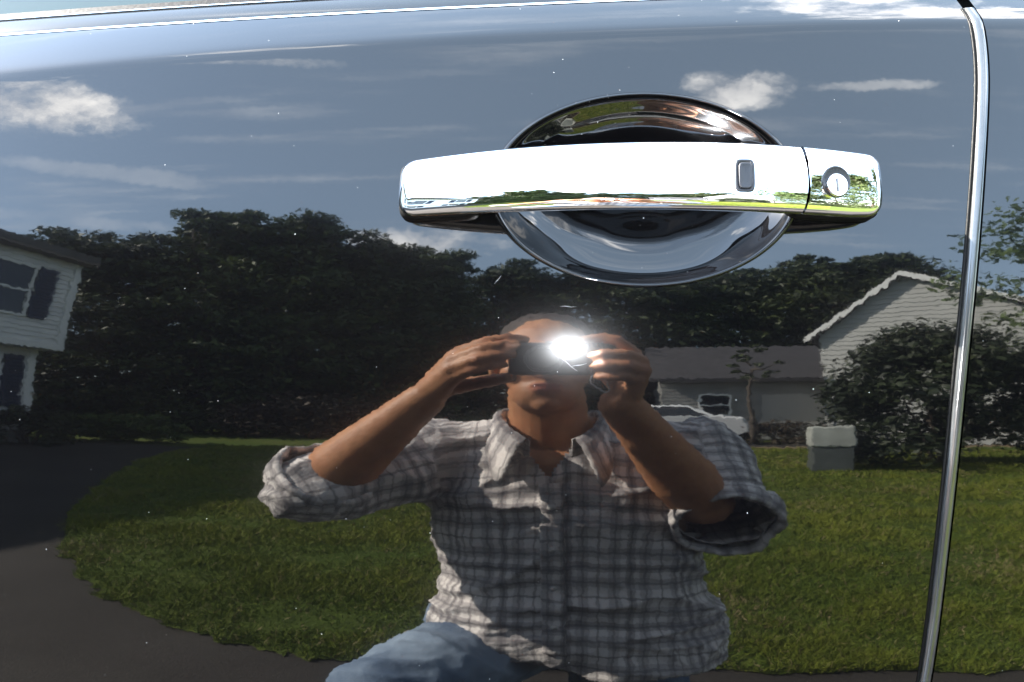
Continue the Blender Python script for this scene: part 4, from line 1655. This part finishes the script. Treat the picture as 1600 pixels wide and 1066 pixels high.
# open collar, sleeve mouths and hem
bm = bmesh.new(); bm.from_mesh(shirt_me)
cen = np.array([f.calc_center_median() for f in bm.faces])
dl_ = (Vector(CU_L) - Vector(SH_L)).normalized(); dr_ = (CU_R - Vector(SH_R)).normalized()
kill = v_neck(cen)
kill |= (cen[:, 2] < .468 - .048 * np.clip((cen[:, 0] + .02) / .09, 0, 1) + .006 * np.sin(cen[:, 0] * 40))
fdir_l = (Vector(WR_L) - Vector(EL_L)).normalized()
fdir_r = (Vector(WR_R) - Vector(EL_R)).normalized()
ml = CU_L + fdir_l * .020; mr = CU_R + (dr_ * .6 + fdir_r * .15) * .055
nl = (dl_ * .25 + fdir_l * .95).normalized(); nr = (dr_ * .9 + fdir_r * .35).normalized()
kill |= ((cen - np.array(mr)) @ np.array(nr) > 0.010) & (np.linalg.norm(np.cross(cen - np.array(mr), np.array(nr)), axis=1) < .072) & (np.linalg.norm(cen - np.array(mr), axis=1) < .11) & (cen[:, 0] > .17)
bm.faces.ensure_lookup_table()
bmesh.ops.delete(bm, geom=[bm.faces[i] for i in np.nonzero(kill)[0]], context='FACES')
bm.to_mesh(shirt_me); bm.free()
shirt_me.polygons.foreach_set('use_smooth', [True] * len(shirt_me.polygons))
shirt_me.materials.append(M['shirt'])
shirt_me.transform(PINV)
shirt = link('shirt', shirt_me, person)
md = shirt.modifiers.new('cloth', 'SOLIDIFY'); md.thickness = .0016; md.offset = -1


def cloth_strip(name, rows, uvs, parent, thick=.002):
    """rows: list of polylines of equal length"""
    n = len(rows[0])
    V = [PINV @ Vector(p) for r_ in rows for p in r_]
    F = []
    for j in range(len(rows) - 1):
        for k in range(n - 1):
            a = j * n + k
            F.append((a, a + 1, a + n + 1, a + n))
    o = mesh(name, V, F, 'shirt', parent, True)
    at = o.data.attributes.new('weave', 'FLOAT_VECTOR', 'POINT')
    at.data.foreach_set('vector', np.array([q for r_ in uvs for q in r_], np.float32).reshape(-1))
    md = o.modifiers.new('cloth', 'SOLIDIFY'); md.thickness = thick; md.offset = 0
    return o


# collar: a stand round the neck that folds over into two pointed leaves
def collar():
    rows, uvs = [], []
    K = 60
    prof_ = [(0.0, .0), (.25, .012), (.5, .026), (.62, .030), (.75, .024), (.88, .006), (1.0, -.016)]
    for j, (s_, dz) in enumerate(prof_):
        row, uv = [], []
        for k in range(K + 1):
            t = k / K
            a = R(90 + 22) + t * R(360 - 44)          # starts at the front of one side, round the back
            frontness = max(0.0, math.cos(a - R(90)))
            c, s = math.cos(a), math.sin(a)
            rr = .072 + .026 * max(0, (s_ - .55)) / .45 * 1.0
            pt = frontness ** 3                          # leaves lengthen to points at the front
            drop = -.062 * frontness ** 1.2
            px = .010 + rr * c * (1.0 + .10 * pt)
            py_ = -.742 + rr * s * 1.06 + .028 * pt + .035 * frontness
            pz = .956 + drop + dz * 1.25
            if s_ > .6:
                k2 = (s_ - .6) / .4
                px += k2 * pt * math.copysign(.034, c)
                pz += -k2 * pt * .040
                py_ += k2 * (.006 + .016 * frontness)
            pz += .003 * math.sin(a * 5 + j)
            row.append((px, py_, pz)); uv.append((a * .08, s_ * .07, 0))
        rows.append(row); uvs.append(uv)
    return cloth_strip('collar', rows, uvs, shirt)


collar()


# rolled cuffs
def cuff(centre, axis, r0, width, name, seed, sq=1.0):
    axis = Vector(axis).normalized()
    u_ = axis.orthogonal().normalized(); v_ = axis.cross(u_)
    rows, uvs = [], []
    K = 56
    for s_, dr in ((-.5, -.004), (-.45, .002), (-.2, .0040), (.1, .0045), (.40, .0035), (.5, .0), (.45, -.004), (.2, -.007)):
        row, uv = [], []
        for k in range(K + 1):
            a = 2 * math.pi * k / K
            w = noise.noise(Vector((math.cos(a) * 1.9 + seed, math.sin(a) * 1.9, s_ * 1.2)))
            w2 = noise.noise(Vector((math.cos(a) * 5 + seed, math.sin(a) * 5, s_ * 2)))
            rr = r0 + dr + .010 * w + .004 * w2
            p = Vector(centre) + axis * (s_ * width + .010 * w) + (u_ * math.cos(a) + v_ * math.sin(a) * sq) * rr
            row.append(tuple(p)); uv.append((s_ * width, a * r0, 0))
        rows.append(row); uvs.append(uv)
    return cloth_strip(name, rows, uvs, shirt)


cuff(ml, nl, .066, .052, 'rolled_cuff', 1.0)
cuff(mr, nr, .075, .050, 'rolled_cuff', 5.0)

# placket edge and buttons
Csh = C2
def chest_y(x, z):
    d = np.hypot(Csh[:, 0] - x, Csh[:, 2] - z) + (Csh[:, 1] < -.70) * 9
    k = np.argsort(d)[:6]
    return float(Csh[k, 1].max())


rows = [[], [], [], []]; uvs = [[], [], [], []]
for z in np.linspace(.845, .49, 46):
    xc = .010 + .02 * (.85 - z)
    for j, (dx, dy) in enumerate(((-.0165, -.002), (-.015, .0042), (.015, .0046), (.0165, -.002))):
        rows[j].append((xc + dx, chest_y(xc + dx, z) + dy, z)); uvs[j].append((xc + dx + .004, z + .007, 0))
cloth_strip('placket', rows, uvs, shirt, .0012)
M['button_white'] = simple('shirt_button', (.55, .53, .5), .3)
for z in (.80, .715, .63, .55):
    xc = .010 + .02 * (.85 - z)
    b = MB()
    y_ = chest_y(xc, z)
    b.tube([PINV @ Vector((xc, y_ + .003, z)), PINV @ Vector((xc, y_ + .0075, z))], [.0058, .0052], 16)
    b.build('button', 'button_white', shirt, True)

# ---------------------------------------------------------------- jeans: one knee raised towards the car, the other on the ground
bl = Blob()
HPL, KNL, ANL = (-.035, -.80, .415), (-.205, -.440, .455), (-.215, -.530, .085)
HPR, KNR, ANR = (.130, -.80, .400), (.190, -.480, .085), (.185, -.900, .075)
bl.ell((.05, -.765, .44), (.175, .125, .10))
bl.cap(HPL, KNL, .105, .080); bl.cap(KNL, ANL, .076, .056)
bl.cap(HPR, KNR, .105, .078); bl.cap(KNR, ANR, .072, .055)
bl.cap((-.10, -.73, .47), (.19, -.73, .46), .09, .09)
j_me = bl.fuse('jeans', 0.0055, 6)
C = co_of(j_me); N = normals_of(j_me)
f = ridged(C, (6, 14, 14), 3.0) * .009 + ridged(C, (10, 26, 30), 8.0) * .004 + nz3(C, (60, 60, 60)) * .0006
set_co(j_me, C + N * (f - .004)[:, None])
j_me.materials.append(M['denim'])
j_me.transform(PINV)
link('jeans', j_me, person)
for k, (an, tip) in enumerate(((ANL, (-.235, -.36, .035)), (ANR, (.185, -.98, .06)))):
    bl = Blob()
    a = Vector(an); tp = Vector(tip)
    if k == 0:
        bl.cap((a.x, a.y - .03, .045), tp, .042, .034); bl.cap(a, (a.x, a.y, .05), .045, .044)
        bl.ell((a.x, a.y + .08, .018), (.046, .125, .018))
    else:
        bl.cap(a, tp, .044, .040); bl.cap(tp, (tp.x, tp.y + .03, .04), .040, .036)
    s_me = bl.fuse('shoe', .006, 4)
    s_me.materials.append(M['shoe'])
    s_me.transform(PINV)
    link('shoe', s_me, person)

# ================================================================== THE CAMERA HE HOLDS
cam_root = empty('digital_camera', (0.006, -0.490, 1.078), "compact digital camera with its flash firing, held in both hands", 'camera')
cam_root.rotation_euler = (-PITCH, 0, YAW)
M['cam_body'] = simple('dark_camera_shell', (0.022, 0.022, 0.026), 0.35)
M['cam_silver'] = simple('camera_silver', (0.30, 0.30, 0.32), 0.3, metal=0.8)
b = MB().box((-.048, -.011, -.028), (.050, .011, .028)).build('body', 'cam_body', cam_root)
bevelled(b, .006, 4)
tb = MB().tube([(-.006, .010, 0), (-.006, .016, 0)], [.0235, .0225], 40).build('lens_base', 'cam_silver', cam_root, False)
tb = MB().tube([(-.006, .0161, 0), (-.006, .0235, 0)], [.0185, .0175], 40).build('lens_barrel', 'cam_body', cam_root, False)
tb = MB().tube([(-.006, .0236, 0), (-.006, .0240, 0)], [.010, .010], 30).build('lens_glass', 'winglass', cam_root, False)
b = MB().box((-.004, -.006, .0281), (.014, .006, .0305)).build('shutter_button', 'cam_silver', cam_root)
m, t, p = mat('flash_light')
p.inputs['Base Color'].default_value = (.9, .9, .9, 1)
p.inputs['Emission Color'].default_value = (0.93, 0.96, 1.0, 1)
p.inputs['Emission Strength'].default_value = 600.0
M['flash'] = m
b = MB().box((.013, .0105, .0135), (.035, .0122, .0245)).build('flash_bezel', 'cam_silver', cam_root)
b = MB().box((.0145, .0118, .0148), (.0335, .0130, .0232)).build('flash', 'flash', cam_root)
bevelled(b, .001, 2)
lp = [(0.050, 0.002, -.012)]
for k in range(22):
    a = k / 21 * 2 * math.pi
    lp.append((.052 + .012 * math.sin(a * .5) + .010 * math.sin(a), .010 + .006 * math.sin(a * .5), -.028 - .017 * (1 - math.cos(a)) / 1.3 + .004 * math.sin(2 * a)))
M['cord'] = simple('pale_cord', (.35, .35, .36), .7)
MB().tube(lp, .0011, 6).build('wrist_strap', 'cord', cam_root, True)
